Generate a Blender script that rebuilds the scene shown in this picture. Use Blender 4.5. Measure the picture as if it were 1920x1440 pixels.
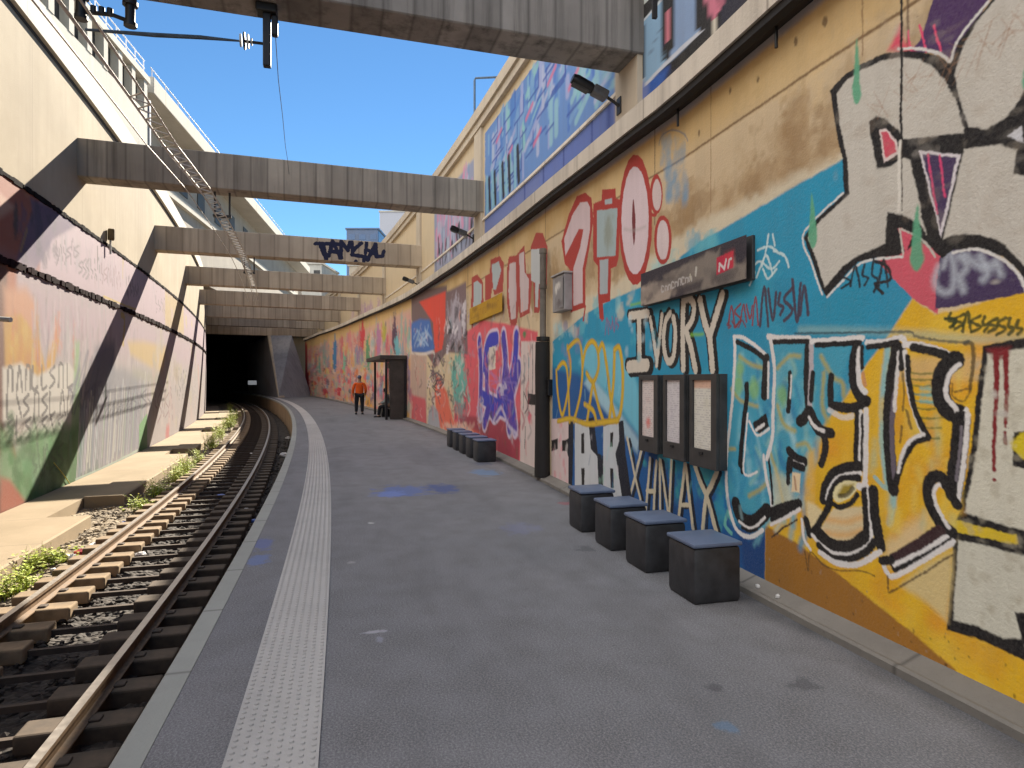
import bpy, bmesh, math, random
import numpy as np
from mathutils import Vector, Matrix
random.seed(7)
RNG = np.random.default_rng(7)
for _o in list(bpy.data.objects):
    bpy.data.objects.remove(_o)
SC = bpy.context.scene
COL = SC.collection

# ---------------------------------------------------------------- camera, sky, sun, exposure
FOC = 1167.8            # focal length in pixels of a 1920 px wide frame
EYE = 1.70              # eye height above the platform
HOR = 713.6             # row of the horizon
cam_d = bpy.data.cameras.new('camera')
cam = bpy.data.objects.new('camera', cam_d)
COL.objects.link(cam)
cam_d.sensor_width = 36.0
cam_d.lens = FOC / 1920 * 36
cam_d.clip_start = 0.05
cam_d.clip_end = 3000
cam.location = (0, 0, EYE)
cam.rotation_euler = (math.radians(90) - math.atan((720 - HOR) / FOC), 0, 0)
SC.camera = cam

SUN_AZ = math.radians(4.0)      # to the right of straight ahead
SUN_EL = math.radians(32.0)
world = bpy.data.worlds.new('World')
SC.world = world
world.use_nodes = True
wn = world.node_tree
bg = wn.nodes['Background']
sky = wn.nodes.new('ShaderNodeTexSky')
sky.sky_type = 'NISHITA'
sky.sun_disc = False
sky.sun_elevation = SUN_EL
sky.sun_rotation = SUN_AZ
sky.altitude = 0
sky.air_density = 1.0
sky.dust_density = 0.0
sky.ozone_density = 6.0
# clear blue sky ahead; unseen bright cloud added overhead and behind to fill shade
def world_nodes():
    N = wn.nodes.new; L = wn.links.new
    tc = N('ShaderNodeTexCoord'); sp = N('ShaderNodeSeparateXYZ'); L(tc.outputs['Generated'], sp.inputs[0])
    def ramp(sock, a, b):
        r = N('ShaderNodeMapRange'); r.interpolation_type = 'SMOOTHSTEP'; r.inputs[1].default_value = a; r.inputs[2].default_value = b
        L(sock, r.inputs[0]); return r.outputs[0]
    nz = N('ShaderNodeTexNoise'); nz.inputs['Scale'].default_value = 3.0; nz.inputs['Detail'].default_value = 6; L(tc.outputs['Generated'], nz.inputs['Vector'])
    m0 = N('ShaderNodeMath'); m0.operation = 'MAXIMUM'; L(ramp(sp.outputs[2], .60, .82), m0.inputs[0]); L(ramp(sp.outputs[1], .30, -.15), m0.inputs[1])
    mx = N('ShaderNodeMath'); mx.operation = 'MULTIPLY'; L(m0.outputs[0], mx.inputs[0]); L(ramp(sp.outputs[0], .22, -.38), mx.inputs[1])
    cl = N('ShaderNodeMath'); cl.operation = 'MULTIPLY'; L(mx.outputs[0], cl.inputs[0]); L(ramp(nz.outputs['Fac'], .22, .5), cl.inputs[1])
    ti = N('ShaderNodeMix'); ti.data_type = 'RGBA'; ti.blend_type = 'MULTIPLY'; ti.inputs[0].default_value = 1; L(sky.outputs[0], ti.inputs[6]); ti.inputs[7].default_value = (SKY_TINT) + (1,)
    m = N('ShaderNodeMix'); m.data_type = 'RGBA'; L(cl.outputs[0], m.inputs[0]); L(ti.outputs[2], m.inputs[6]); m.inputs[7].default_value = FILL_CLOUD + (1,)
    L(m.outputs[2], bg.inputs[0])
SKY_TINT = (.18, .226, .232)
FILL_CLOUD = (5.3, 5.15, 5.0)
world_nodes()
bg.inputs[1].default_value = 0.15
sun_d = bpy.data.lights.new('sun', 'SUN')
sun_d.energy = 4.0
sun_d.angle = math.radians(0.5)
sun_d.color = (1.0, 0.90, 0.75)
sun = bpy.data.objects.new('sun', sun_d)
COL.objects.link(sun)
SUN_DIR = Vector((math.sin(SUN_AZ) * math.cos(SUN_EL), math.cos(SUN_AZ) * math.cos(SUN_EL), math.sin(SUN_EL)))
sun.rotation_euler = SUN_DIR.to_track_quat('Z', 'Y').to_euler()
sun.location = (0, -20, 40)
SC.view_settings.view_transform = 'Standard'
SC.view_settings.look = 'None'
SC.view_settings.exposure = 2.1
SC.view_settings.gamma = 1.0
SC.render.engine = 'CYCLES'
SC.cycles.max_bounces = 8
SC.cycles.diffuse_bounces = 5
SC.cycles.use_denoising = True

# ---------------------------------------------------------------- the curve of the platform edge: s metres along, n metres to the right
_DS = 0.1
_S = np.arange(-16, 140, _DS)
_K = np.interp(_S, [0, 12, 25, 40, 65], [.0041, .0039, .0025, .0027, .0027])
_T = np.cumsum(_K) * _DS
_T = _T - np.interp(0, _S, _T) + .2508
_X = np.cumsum(-np.sin(_T)) * _DS
_Y = np.cumsum(np.cos(_T)) * _DS
_X = _X - np.interp(0, _S, _X) - 1.0499
_Y = _Y - np.interp(0, _S, _Y)

def th(s): return float(np.interp(s, _S, _T))

RAW = [False]
def warp(s, n):
    """the lower right wall swings a little wider than the platform edge"""
    w = np.interp(s, [3.5, 6, 9, 13, 18, 26, 34, 42, 60, 75], [0, .07, .19, .32, .44, .50, .42, .30, .36, .42])
    k = np.clip((n - 3.6) / .46, 0, 1) * np.clip((5.7 - n) / .5, 0, 1)
    return w * k
ZL_S, ZL_Z = [0, 1], [0, 0]
def zlift(s): return np.interp(s, ZL_S, ZL_Z)

def P(s, n=0.0, z=0.0):
    t = np.interp(s, _S, _T)
    if not RAW[0]:
        if 4.0 < n < 6.35 and 4.2 < z < 4.80: z = z + float(zlift(s))
        n = n + warp(s, n)
    return (float(np.interp(s, _S, _X) + n * np.cos(t)), float(np.interp(s, _S, _Y) + n * np.sin(t)), z)

def PV(s, n):
    t = np.interp(s, _S, _T)
    n = n + warp(s, n)
    return np.interp(s, _S, _X) + n * np.cos(t), np.interp(s, _S, _Y) + n * np.sin(t)

def sn(x, y):
    i = int(np.argmin((x - _X) ** 2 + (y - _Y) ** 2))
    dx, dy = x - _X[i], y - _Y[i]
    return float(_S[i] - dx * math.sin(_T[i]) + dy * math.cos(_T[i])), float(dx * math.cos(_T[i]) + dy * math.sin(_T[i]))

def at(px, py, z=0.0):
    """point of the horizontal plane at height z measured at a pixel of the photograph"""
    d = (z - EYE) * FOC / (HOR - py)
    return (px - 960) / FOC * d, d

def atsn(px, py, z=0.0): return sn(*at(px, py, z))

_cache = {}
def wall_sz(pts, n):
    """pixels of the photograph -> (s, z) metres on the wall that runs n metres beside the platform edge"""
    if n not in _cache:
        _cache[n] = PV(_S, n)
    ox, oy = _cache[n]
    out = []
    for px, py in pts:
        g = ox - (px - 960) / FOC * oy
        k = np.where((g[:-1] * g[1:] <= 0) & (oy[:-1] > .2))[0]
        if len(k) == 0:
            i = int(np.argmin(np.abs(g) + (oy < .2) * 1e3)); a = 0
        else:
            i = int(k[0]); a = g[i] / (g[i] - g[i + 1])
        y = oy[i] + a * (oy[min(i + 1, len(oy) - 1)] - oy[i])
        out.append((_S[i] + a * _DS, EYE + (HOR - py) * y / FOC))
    return out

# the slab edge over the graffiti wall climbs gently with the street above it (measured along its dark underside)
_q = wall_sz([(1280, 203), (1200, 260), (1050, 368), (910, 470), (840, 517), (770, 560), (700, 590), (640, 615), (600, 628)], 4.25)
ZL_S[:] = [a for a, b in _q]; ZL_Z[:] = [max(0, b - 4.42) for a, b in _q]

# ---------------------------------------------------------------- materials
def lin(c):
    c = np.array(c, float) / 255
    return np.where(c <= .04045, c / 12.92, ((c + .055) / 1.055) ** 2.4)

def new_mat(name):
    m = bpy.data.materials.new(name)
    m.use_nodes = True
    nt = m.node_tree
    return m, nt, nt.nodes['Principled BSDF']

class NB:
    """small helper that adds nodes"""
    def __init__(s, nt): s.nt = nt
    def n(s, t, **k):
        o = s.nt.nodes.new(t)
        for a, b in k.items(): setattr(o, a, b)
        return o
    def l(s, a, b): s.nt.links.new(a, b)
    def coord(s):
        a = s.n('ShaderNodeAttribute'); a.attribute_name = 'pc'
        return a.outputs['Vector']
    def noise(s, vec, sc=(1, 1, 1), scale=1.0, detail=4, rough=.55, off=(0, 0, 0)):
        mp = s.n('ShaderNodeMapping'); mp.inputs['Scale'].default_value = sc; mp.inputs['Location'].default_value = off
        s.l(vec, mp.inputs['Vector'])
        t = s.n('ShaderNodeTexNoise'); t.inputs['Scale'].default_value = scale
        t.inputs['Detail'].default_value = detail; t.inputs['Roughness'].default_value = rough
        s.l(mp.outputs[0], t.inputs['Vector'])
        return t.outputs['Fac']
    def rng(s, v, a, b, c=0.0, d=1.0):
        r = s.n('ShaderNodeMapRange'); r.clamp = True
        r.inputs[1].default_value = a; r.inputs[2].default_value = b; r.inputs[3].default_value = c; r.inputs[4].default_value = d
        s.l(v, r.inputs[0]); return r.outputs[0]
    def math(s, op, a, b=None, c=None):
        m = s.n('ShaderNodeMath', operation=op)
        for i, v in enumerate((a, b, c)):
            if v is None: continue
            if isinstance(v, (int, float)): m.inputs[i].default_value = v
            else: s.l(v, m.inputs[i])
        return m.outputs[0]
    def mix(s, f, a, b, mode='MIX'):
        m = s.n('ShaderNodeMix', data_type='RGBA', blend_type=mode)
        for i, v in ((0, f), (6, a), (7, b)):
            if isinstance(v, (int, float)): m.inputs[i].default_value = v
            elif isinstance(v, (tuple, list, np.ndarray)): m.inputs[i].default_value = tuple(v)[:3] + (1,)
            else: s.l(v, m.inputs[i])
        return m.outputs[2]
    def bump(s, h, strength=.4, dist=.01):
        b = s.n('ShaderNodeBump'); b.inputs['Strength'].default_value = strength; b.inputs['Distance'].default_value = dist
        s.l(h, b.inputs['Height']); return b.outputs[0]

def concrete(name, base, dark, stain, streak=.6, jx=None, jz=None, board=0.0, top=None, pits=.35):
    """cast concrete: blotches, vertical water streaks, board marks, pour joints (jx along, jz up), pits"""
    m, nt, bs = new_mat(name); b = NB(nt)
    v = b.coord()
    big = b.noise(v, scale=.55, detail=5)
    mid = b.noise(v, scale=4.0, detail=6, off=(3, 1, 7))
    st = b.noise(v, sc=(3.2, 3.2, .16), scale=1.0, detail=6, rough=.65)
    st2 = b.noise(v, sc=(.9, .9, .05), scale=1.0, detail=4, off=(9, 4, 2))
    fine = b.noise(v, scale=38, detail=4, rough=.7)
    c = b.mix(b.rng(big, .35, .68), base, dark)
    c = b.mix(b.math('MULTIPLY', b.rng(st, .48, .72), streak), c, stain)
    c = b.mix(b.math('MULTIPLY', b.rng(st2, .52, .7), streak * .6), c, stain)
    c = b.mix(b.rng(mid, .3, .75, 0, .35), c, dark)
    sep = b.n('ShaderNodeSeparateXYZ'); b.l(v, sep.inputs[0])
    if board:
        k = b.math('MULTIPLY', sep.outputs[0], 1 / board)
        fr = b.math('FRACT', k)
        edge = b.math('MINIMUM', fr, b.math('SUBTRACT', 1.0, fr))
        w = b.n('ShaderNodeTexWhiteNoise', noise_dimensions='1D'); b.l(b.math('FLOOR', k), w.inputs['W'])
        c = b.mix(b.math('MULTIPLY', w.outputs[0], .38), c, stain)
        c = b.mix(b.rng(edge, .0, .09, .55, 0), c, stain)
    for sp, ax in ((jx, 0), (jz, 2)):
        if sp:
            k = b.math('FRACT', b.math('MULTIPLY', b.math('ADD', sep.outputs[ax], .37), 1 / sp))
            e = b.math('MINIMUM', k, b.math('SUBTRACT', 1.0, k))
            c = b.mix(b.rng(e, .0, .022 / sp, .75, 0), c, stain)
    if top:
        # grime that runs down from an upper edge at height top[0]
        d = b.rng(b.math('SUBTRACT', top[0], b.math('ADD', sep.outputs[2], b.math('MULTIPLY', st, top[1]))), -top[1], top[1] * .6, 1, 0)
        c = b.mix(b.math('MULTIPLY', d, top[2]), c, stain)
    c = b.mix(b.rng(fine, .62, .8, 0, pits), c, stain)
    b.l(c, bs.inputs['Base Color'])
    bs.inputs['Roughness'].default_value = .88
    bs.inputs['Specular IOR Level'].default_value = .25
    b.l(b.bump(b.math('ADD', fine, b.math('MULTIPLY', mid, .6)), .45, .012), bs.inputs['Normal'])
    return m

def simple(name, col, rough=.6, metal=0.0, var=.25, scale=9.0, spec=.4, bump=.15):
    """one coloured stuff with uneven tone and a slightly rough surface"""
    m, nt, bs = new_mat(name); b = NB(nt)
    v = b.n('ShaderNodeTexCoord').outputs['Object']
    a = b.noise(v, scale=scale, detail=5)
    col = np.array(col, float)
    c = b.mix(b.rng(a, .3, .72), tuple(col * (1 - var)), tuple(np.minimum(col * (1 + var), .95)))
    b.l(c, bs.inputs['Base Color'])
    bs.inputs['Roughness'].default_value = rough
    bs.inputs['Metallic'].default_value = metal
    bs.inputs['Specular IOR Level'].default_value = spec
    b.l(b.rng(a, .2, .8, max(0, rough - .1), min(1, rough + .1)), bs.inputs['Roughness'])
    if bump: b.l(b.bump(b.noise(v, scale=scale * 8, detail=3), bump, .004), bs.inputs['Normal'])
    return m

def painted(name, rough=.72, grime=.12):
    """paint on concrete: colours come from the 'paint' layer sprayed on the mesh, with pits, streaks and dust over it"""
    m, nt, bs = new_mat(name); b = NB(nt)
    a = b.n('ShaderNodeAttribute'); a.attribute_name = 'paint'
    v = b.coord()
    fine = b.noise(v, scale=55, detail=4, rough=.7)
    pit = b.noise(v, scale=16, detail=5, rough=.7, off=(4, 2, 1))
    st = b.noise(v, sc=(5, 5, .35), scale=1.0, detail=6, rough=.65)
    big = b.noise(v, scale=1.3, detail=5)
    c = a.outputs['Color']
    c = b.mix(b.rng(st, .45, .75, 0, grime), c, (.10, .08, .06))
    c = b.mix(b.rng(big, .5, .75, 0, grime * .7), c, (.16, .13, .10))
    c = b.mix(b.rng(pit, .66, .74, 0, .5), c, (.09, .075, .06))
    c = b.mix(b.rng(fine, .35, .7, 0, .10), c, (.34, .31, .28))
    b.l(c, bs.inputs['Base Color'])
    bs.inputs['Roughness'].default_value = rough
    bs.inputs['Specular IOR Level'].default_value = .3
    b.l(b.bump(b.math('ADD', fine, pit), .5, .008), bs.inputs['Normal'])
    return m

# ---------------------------------------------------------------- mesh helpers
class MB:
    """collects shapes and links them as one mesh object; pc keeps the coordinates its material uses"""
    def __init__(s): s.v = []; s.f = []; s.pc = []; s.mi = []
    def add(s, verts, faces, pc=None, mi=0):
        o = len(s.v)
        s.v += [tuple(p) for p in verts]
        s.pc += [tuple(p) for p in (pc if pc is not None else verts)]
        s.f += [tuple(i + o for i in f) for f in faces]
        s.mi += [mi] * len(faces)
        return s
    def box(s, c, size, rot=None, bev=0.0, mi=0):
        """box centred at c; rot is a Matrix; bev chamfers every edge"""
        bm = bmesh.new()
        bmesh.ops.create_cube(bm, size=1)
        for v in bm.verts: v.co = Vector((v.co.x * size[0], v.co.y * size[1], v.co.z * size[2]))
        if bev: bmesh.ops.bevel(bm, geom=list(bm.edges), offset=bev, segments=2, affect='EDGES', profile=.5)
        return s.bm(bm, c, rot, mi)
    def bm(s, bm, c=(0, 0, 0), rot=None, mi=0):
        bm.verts.index_update()
        M = Matrix.Translation(Vector(c)) @ (rot.to_4x4() if rot is not None else Matrix.Identity(4))
        s.add([M @ v.co for v in bm.verts], [[v.index for v in f.verts] for f in bm.faces], mi=mi)
        bm.free(); return s
    def tube(s, pts, r, seg=8, mi=0, cap=True):
        pts = [Vector(p) for p in pts]
        rs = r if isinstance(r, (list, tuple)) else [r] * len(pts)
        V = []; F = []
        up = None
        for i, p in enumerate(pts):
            d = (pts[min(i + 1, len(pts) - 1)] - pts[max(i - 1, 0)]).normalized()
            if up is None:
                up = Vector((0, 0, 1)) if abs(d.z) < .9 else Vector((1, 0, 0))
            a = d.cross(up).normalized(); bb = a.cross(d).normalized(); up = bb
            for k in range(seg):
                t = 2 * math.pi * k / seg
                V.append(p + (a * math.cos(t) + bb * math.sin(t)) * rs[i])
        for i in range(len(pts) - 1):
            for k in range(seg):
                a0 = i * seg + k; a1 = i * seg + (k + 1) % seg
                F.append((a0, a1, a1 + seg, a0 + seg))
        if cap:
            F.append(tuple(range(seg - 1, -1, -1))); F.append(tuple(range((len(pts) - 1) * seg, len(pts) * seg)))
        return s.add(V, F, mi=mi)
    def sweep(s, prof, s0, s1, ds=1.0, mi=0, closed=True, mis=None):
        """profile of (n, z) points swept along the curve"""
        N = max(1, int(round((s1 - s0) / ds)))
        m = len(prof); V = []; C = []; F = []; MI = []
        for i in range(N + 1):
            q = s0 + (s1 - s0) * i / N
            for n, z in prof:
                V.append(P(q, n, z)); C.append((q, n, z))
        for i in range(N):
            for k in range(m if closed else m - 1):
                k2 = (k + 1) % m
                F.append((i * m + k, i * m + k2, (i + 1) * m + k2, (i + 1) * m + k)); MI.append(mis[k] if mis else mi)
        if closed:
            F.append(tuple(range(m - 1, -1, -1))); F.append(tuple(N * m + k for k in range(m))); MI += [mi, mi]
        o = len(s.f)
        s.add(V, F, C, mi)
        s.mi[o:] = MI
        return s
    def build(s, name, mats, parent=None, smooth=False, loc=None, fix=True):
        me = bpy.data.meshes.new(name)
        me.from_pydata(s.v, [], s.f)
        at_ = me.attributes.new('pc', 'FLOAT_VECTOR', 'POINT')
        at_.data.foreach_set('vector', np.array(s.pc, np.float32).ravel())
        if not isinstance(mats, (list, tuple)): mats = [mats]
        for m in mats: me.materials.append(m)
        me.polygons.foreach_set('material_index', s.mi)
        if fix:
            bm = bmesh.new(); bm.from_mesh(me)
            bmesh.ops.recalc_face_normals(bm, faces=bm.faces); bm.to_mesh(me); bm.free()
        if smooth:
            me.polygons.foreach_set('use_smooth', [True] * len(me.polygons))
            try: me.set_sharp_from_angle(angle=math.radians(40))
            except Exception: pass
        o = bpy.data.objects.new(name, me)
        COL.objects.link(o)
        if parent: o.parent = parent
        if loc is not None: o.location = loc
        return o

def tag(o, label=None, cat=None, group=None, kind=None):
    if label: o['label'] = label
    if cat: o['category'] = cat
    if group: o['group'] = group
    if kind: o['kind'] = kind
    return o

def empty(name, loc=(0, 0, 0), rz=0.0):
    o = bpy.data.objects.new(name, None)
    o.empty_display_size = .2
    COL.objects.link(o); o.location = loc; o.rotation_euler = (0, 0, rz)
    return o

def copy_tree(o, parent=None):
    c = o.copy(); COL.objects.link(c)
    if parent: c.parent = parent
    for ch in list(o.children): copy_tree(ch, c)
    return c

# ---------------------------------------------------------------- spray painting on a wall, in metres (s along, z up)
def catmull(pts, closed=False, k=6):
    p = np.array(pts, float); n = len(p)
    out = []
    rng = range(n if closed else n - 1)
    for i in rng:
        if closed: a, b, c, d = p[(i - 1) % n], p[i], p[(i + 1) % n], p[(i + 2) % n]
        else: a, b, c, d = p[max(i - 1, 0)], p[i], p[i + 1], p[min(i + 2, n - 1)]
        for j in range(k):
            t = j / k
            out.append(.5 * ((2 * b) + (-a + c) * t + (2 * a - 5 * b + 4 * c - d) * t * t + (-a + 3 * b - 3 * c + d) * t ** 3))
    if not closed: out.append(p[-1])
    return np.array(out)

def vnoise(x, y, seed=0):
    """smooth value noise in 2-D"""
    xi = np.floor(x).astype(np.int64); yi = np.floor(y).astype(np.int64)
    fx = x - xi; fy = y - yi
    fx = fx * fx * (3 - 2 * fx); fy = fy * fy * (3 - 2 * fy)
    def h(a, b):
        k = (a * 374761393 + b * 668265263 + seed * 974634777) & 0x7fffffff
        k = ((k ^ (k >> 13)) * 1274126177) & 0x7fffffff
        return ((k ^ (k >> 16)) & 0xffff) / 65535.0
    return (h(xi, yi) * (1 - fx) + h(xi + 1, yi) * fx) * (1 - fy) + (h(xi, yi + 1) * (1 - fx) + h(xi + 1, yi + 1) * fx) * fy

class Canvas:
    def __init__(c, n, bands, gain):
        """bands: (s0, s1, z0, z1, columns, rows); columns are spaced by how the curve recedes"""
        c.n = n; c.gain = gain; c.S = []; c.Z = []; c.F = []
        o = 0
        for s0, s1, z0, z1, nc, nr in bands:
            s = s0 + 2.2
            e = np.linspace(1 / max(s, .9), 1 / (s1 + 2.2), nc) if s0 > 0 else np.linspace(0, 1, nc)
            ss = 1 / e - 2.2 if s0 > 0 else s0 + (s1 - s0) * e
            ss[0], ss[-1] = s0, s1
            zz = np.linspace(z0, z1, nr)
            a, b = np.meshgrid(ss, zz, indexing='ij')
            c.S.append(a.ravel()); c.Z.append(b.ravel())
            i, j = np.meshgrid(np.arange(nc - 1), np.arange(nr - 1), indexing='ij')
            q = (o + i * nr + j).ravel()
            c.F.append(np.stack([q, q + nr, q + nr + 1, q + 1], 1))
            o += nc * nr
        c.S = np.concatenate(c.S); c.Z = np.concatenate(c.Z); c.F = np.concatenate(c.F)
        c.C = np.zeros((len(c.S), 3))
        # the hand's wobble and the fringe of a spray can
        c.wx = (vnoise(c.S * 14, c.Z * 14, 1) - .5); c.wz = (vnoise(c.S * 14, c.Z * 14, 2) - .5)
        c.g = vnoise(c.S * 70, c.Z * 70, 3) - .5
    def col(c, rgb): return np.minimum(lin(rgb) * c.gain, .9)
    lift = False
    def m(c, pts):
        q = np.array(wall_sz(pts, c.n))
        if c.lift: q[:, 1] = np.where(q[:, 1] > 3, 3 + (q[:, 1] - 3) * 1.42 / (1.42 + zlift(q[:, 0])), q[:, 1])
        return q
    def _blend(c, idx, d, rgb, soft, a, grain):
        t = np.clip(.5 - (d + c.g[idx] * grain) / (2 * soft), 0, 1)
        t = (t * t * (3 - 2 * t)) * a
        c.C[idx] = c.C[idx] * (1 - t[:, None]) + c.col(rgb)[None] * t[:, None]
    def _near(c, p, pad):
        lo = p.min(0) - pad; hi = p.max(0) + pad
        return np.where((c.S >= lo[0]) & (c.S <= hi[0]) & (c.Z >= lo[1]) & (c.Z <= hi[1]))[0]
    def fill(c, pts, rgb, soft=.006, a=1.0, sm=False, metres=False, wob=.009, grain=.007):
        p = np.array(pts, float) if metres else c.m(pts)
        if sm: p = catmull(p, True)
        idx = c._near(p, soft + wob + .03)
        if len(idx) == 0: return
        x = c.S[idx] + c.wx[idx] * wob; y = c.Z[idx] + c.wz[idx] * wob
        ins = np.zeros(len(idx), bool); d2 = np.full(len(idx), 1e9)
        n = len(p)
        for i in range(n):
            ax, ay = p[i]; bx, by = p[(i + 1) % n]
            cond = (ay > y) != (by > y)
            if by != ay:
                xi = ax + (y - ay) * (bx - ax) / (by - ay)
                ins ^= cond & (x < xi)
            vx, vy = bx - ax, by - ay
            L = vx * vx + vy * vy + 1e-12
            t = np.clip(((x - ax) * vx + (y - ay) * vy) / L, 0, 1)
            d2 = np.minimum(d2, (x - ax - t * vx) ** 2 + (y - ay - t * vy) ** 2)
        d = np.sqrt(d2); d[ins] *= -1
        c._blend(idx, d, rgb, soft, a, grain)
    def line(c, pts, rgb, w, soft=.006, a=1.0, sm=True, metres=False, closed=False, wob=.006, grain=.007, taper=0.0):
        p = np.array(pts, float) if metres else c.m(pts)
        if sm and len(p) > 2: p = catmull(p, closed)
        elif closed: p = np.vstack([p, p[:1]])
        idx = c._near(p, w + soft + .03)
        if len(idx) == 0: return
        x = c.S[idx] + c.wx[idx] * wob; y = c.Z[idx] + c.wz[idx] * wob
        d = np.full(len(idx), 1e9)
        n = len(p) - 1
        for i in range(n):
            ax, ay = p[i]; vx, vy = p[i + 1] - p[i]
            L = vx * vx + vy * vy + 1e-12
            t = np.clip(((x - ax) * vx + (y - ay) * vy) / L, 0, 1)
            ww = w * (1 - taper * (i + .5) / n)
            d = np.minimum(d, np.sqrt((x - ax - t * vx) ** 2 + (y - ay - t * vy) ** 2) - ww / 2)
        c._blend(idx, d, rgb, soft, a, grain)
    def blot(c, px, py, rx, rz, rgb, soft=.05, a=1.0, seed=0, rag=.5):
        """ragged cloud of paint, radii in metres"""
        (s0, z0), = c.m([(px, py)])
        c.mblot(s0, z0, rx, rz, rgb, soft, a, seed, rag)
    def mblot(c, s0, z0, rx, rz, rgb, soft=.05, a=1.0, seed=0, rag=.5):
        idx = np.where((np.abs(c.S - s0) < rx * 1.6) & (np.abs(c.Z - z0) < rz * 1.6))[0]
        if len(idx) == 0: return
        x = (c.S[idx] - s0) / rx; y = (c.Z[idx] - z0) / rz
        r = np.sqrt(x * x + y * y) + (vnoise(c.S[idx] * 5 + seed * 7, c.Z[idx] * 5, seed + 5) - .5) * rag * 1.6 + (vnoise(c.S[idx] * 19, c.Z[idx] * 19, seed + 9) - .5) * rag
        c._blend(idx, (r - 1) * min(rx, rz), rgb, soft, a, .01)
    def scribble(c, x0, y0, x1, y1, rgb, w, n=9, seed=0, a=1.0, amp=.5):
        """an unreadable tag between two pixels"""
        r = random.Random(seed)
        for part in range(n):
            t = (part + .3) / n
            bx = x0 + (x1 - x0) * t; by = y0 + (y1 - y0) * t
            h = amp * r.uniform(.6, 1.3); wd = (x1 - x0) / n * .5
            k = r.randrange(4)
            if k == 0: pts = [(bx - wd, by + h), (bx, by - h), (bx + wd, by + h)]
            elif k == 1: pts = [(bx, by - h), (bx - wd * .4, by), (bx + wd * .8, by + h * .3), (bx, by + h)]
            elif k == 2: pts = [(bx - wd, by - h), (bx + wd * .2, by + h * .9), (bx + wd, by - h * .8)]
            else: pts = [(bx + wd, by - h * .8), (bx - wd, by - h * .2), (bx + wd, by + h * .4), (bx - wd, by + h)]
            c.line(pts, rgb, w, a=a)
    def mesh(c, name, mat, parent, flip=False, body=None, body_mat=None):
        x, y = PV(c.S, c.n)
        zz = c.Z + (zlift(c.S) * np.clip((c.Z - 3) / 1.42, 0, 1) if c.lift else 0)
        co = np.stack([x, y, zz], 1); pc = np.stack([c.S, np.full_like(c.S, c.n), c.Z], 1); F = c.F; C = c.C
        if flip: F = F[:, ::-1]
        me = bpy.data.meshes.new(name)
        me.vertices.add(len(co)); me.vertices.foreach_set('co', co.astype(np.float32).ravel())
        nf = len(F)
        me.loops.add(nf * 4); me.loops.foreach_set('vertex_index', F.astype(np.int32).ravel())
        me.polygons.add(nf)
        me.polygons.foreach_set('loop_start', np.arange(0, nf * 4, 4, dtype=np.int32))
        me.polygons.foreach_set('loop_total', np.full(nf, 4, np.int32))
        me.update(calc_edges=True)
        a = me.attributes.new('pc', 'FLOAT_VECTOR', 'POINT'); a.data.foreach_set('vector', pc.astype(np.float32).ravel())
        a = me.attributes.new('paint', 'FLOAT_COLOR', 'POINT')
        a.data.foreach_set('color', np.concatenate([C, np.ones((len(C), 1))], 1).astype(np.float32).ravel())
        me.materials.append(mat)
        o = bpy.data.objects.new(name, me); COL.objects.link(o)
        if parent: o.parent = parent
        return o
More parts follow.
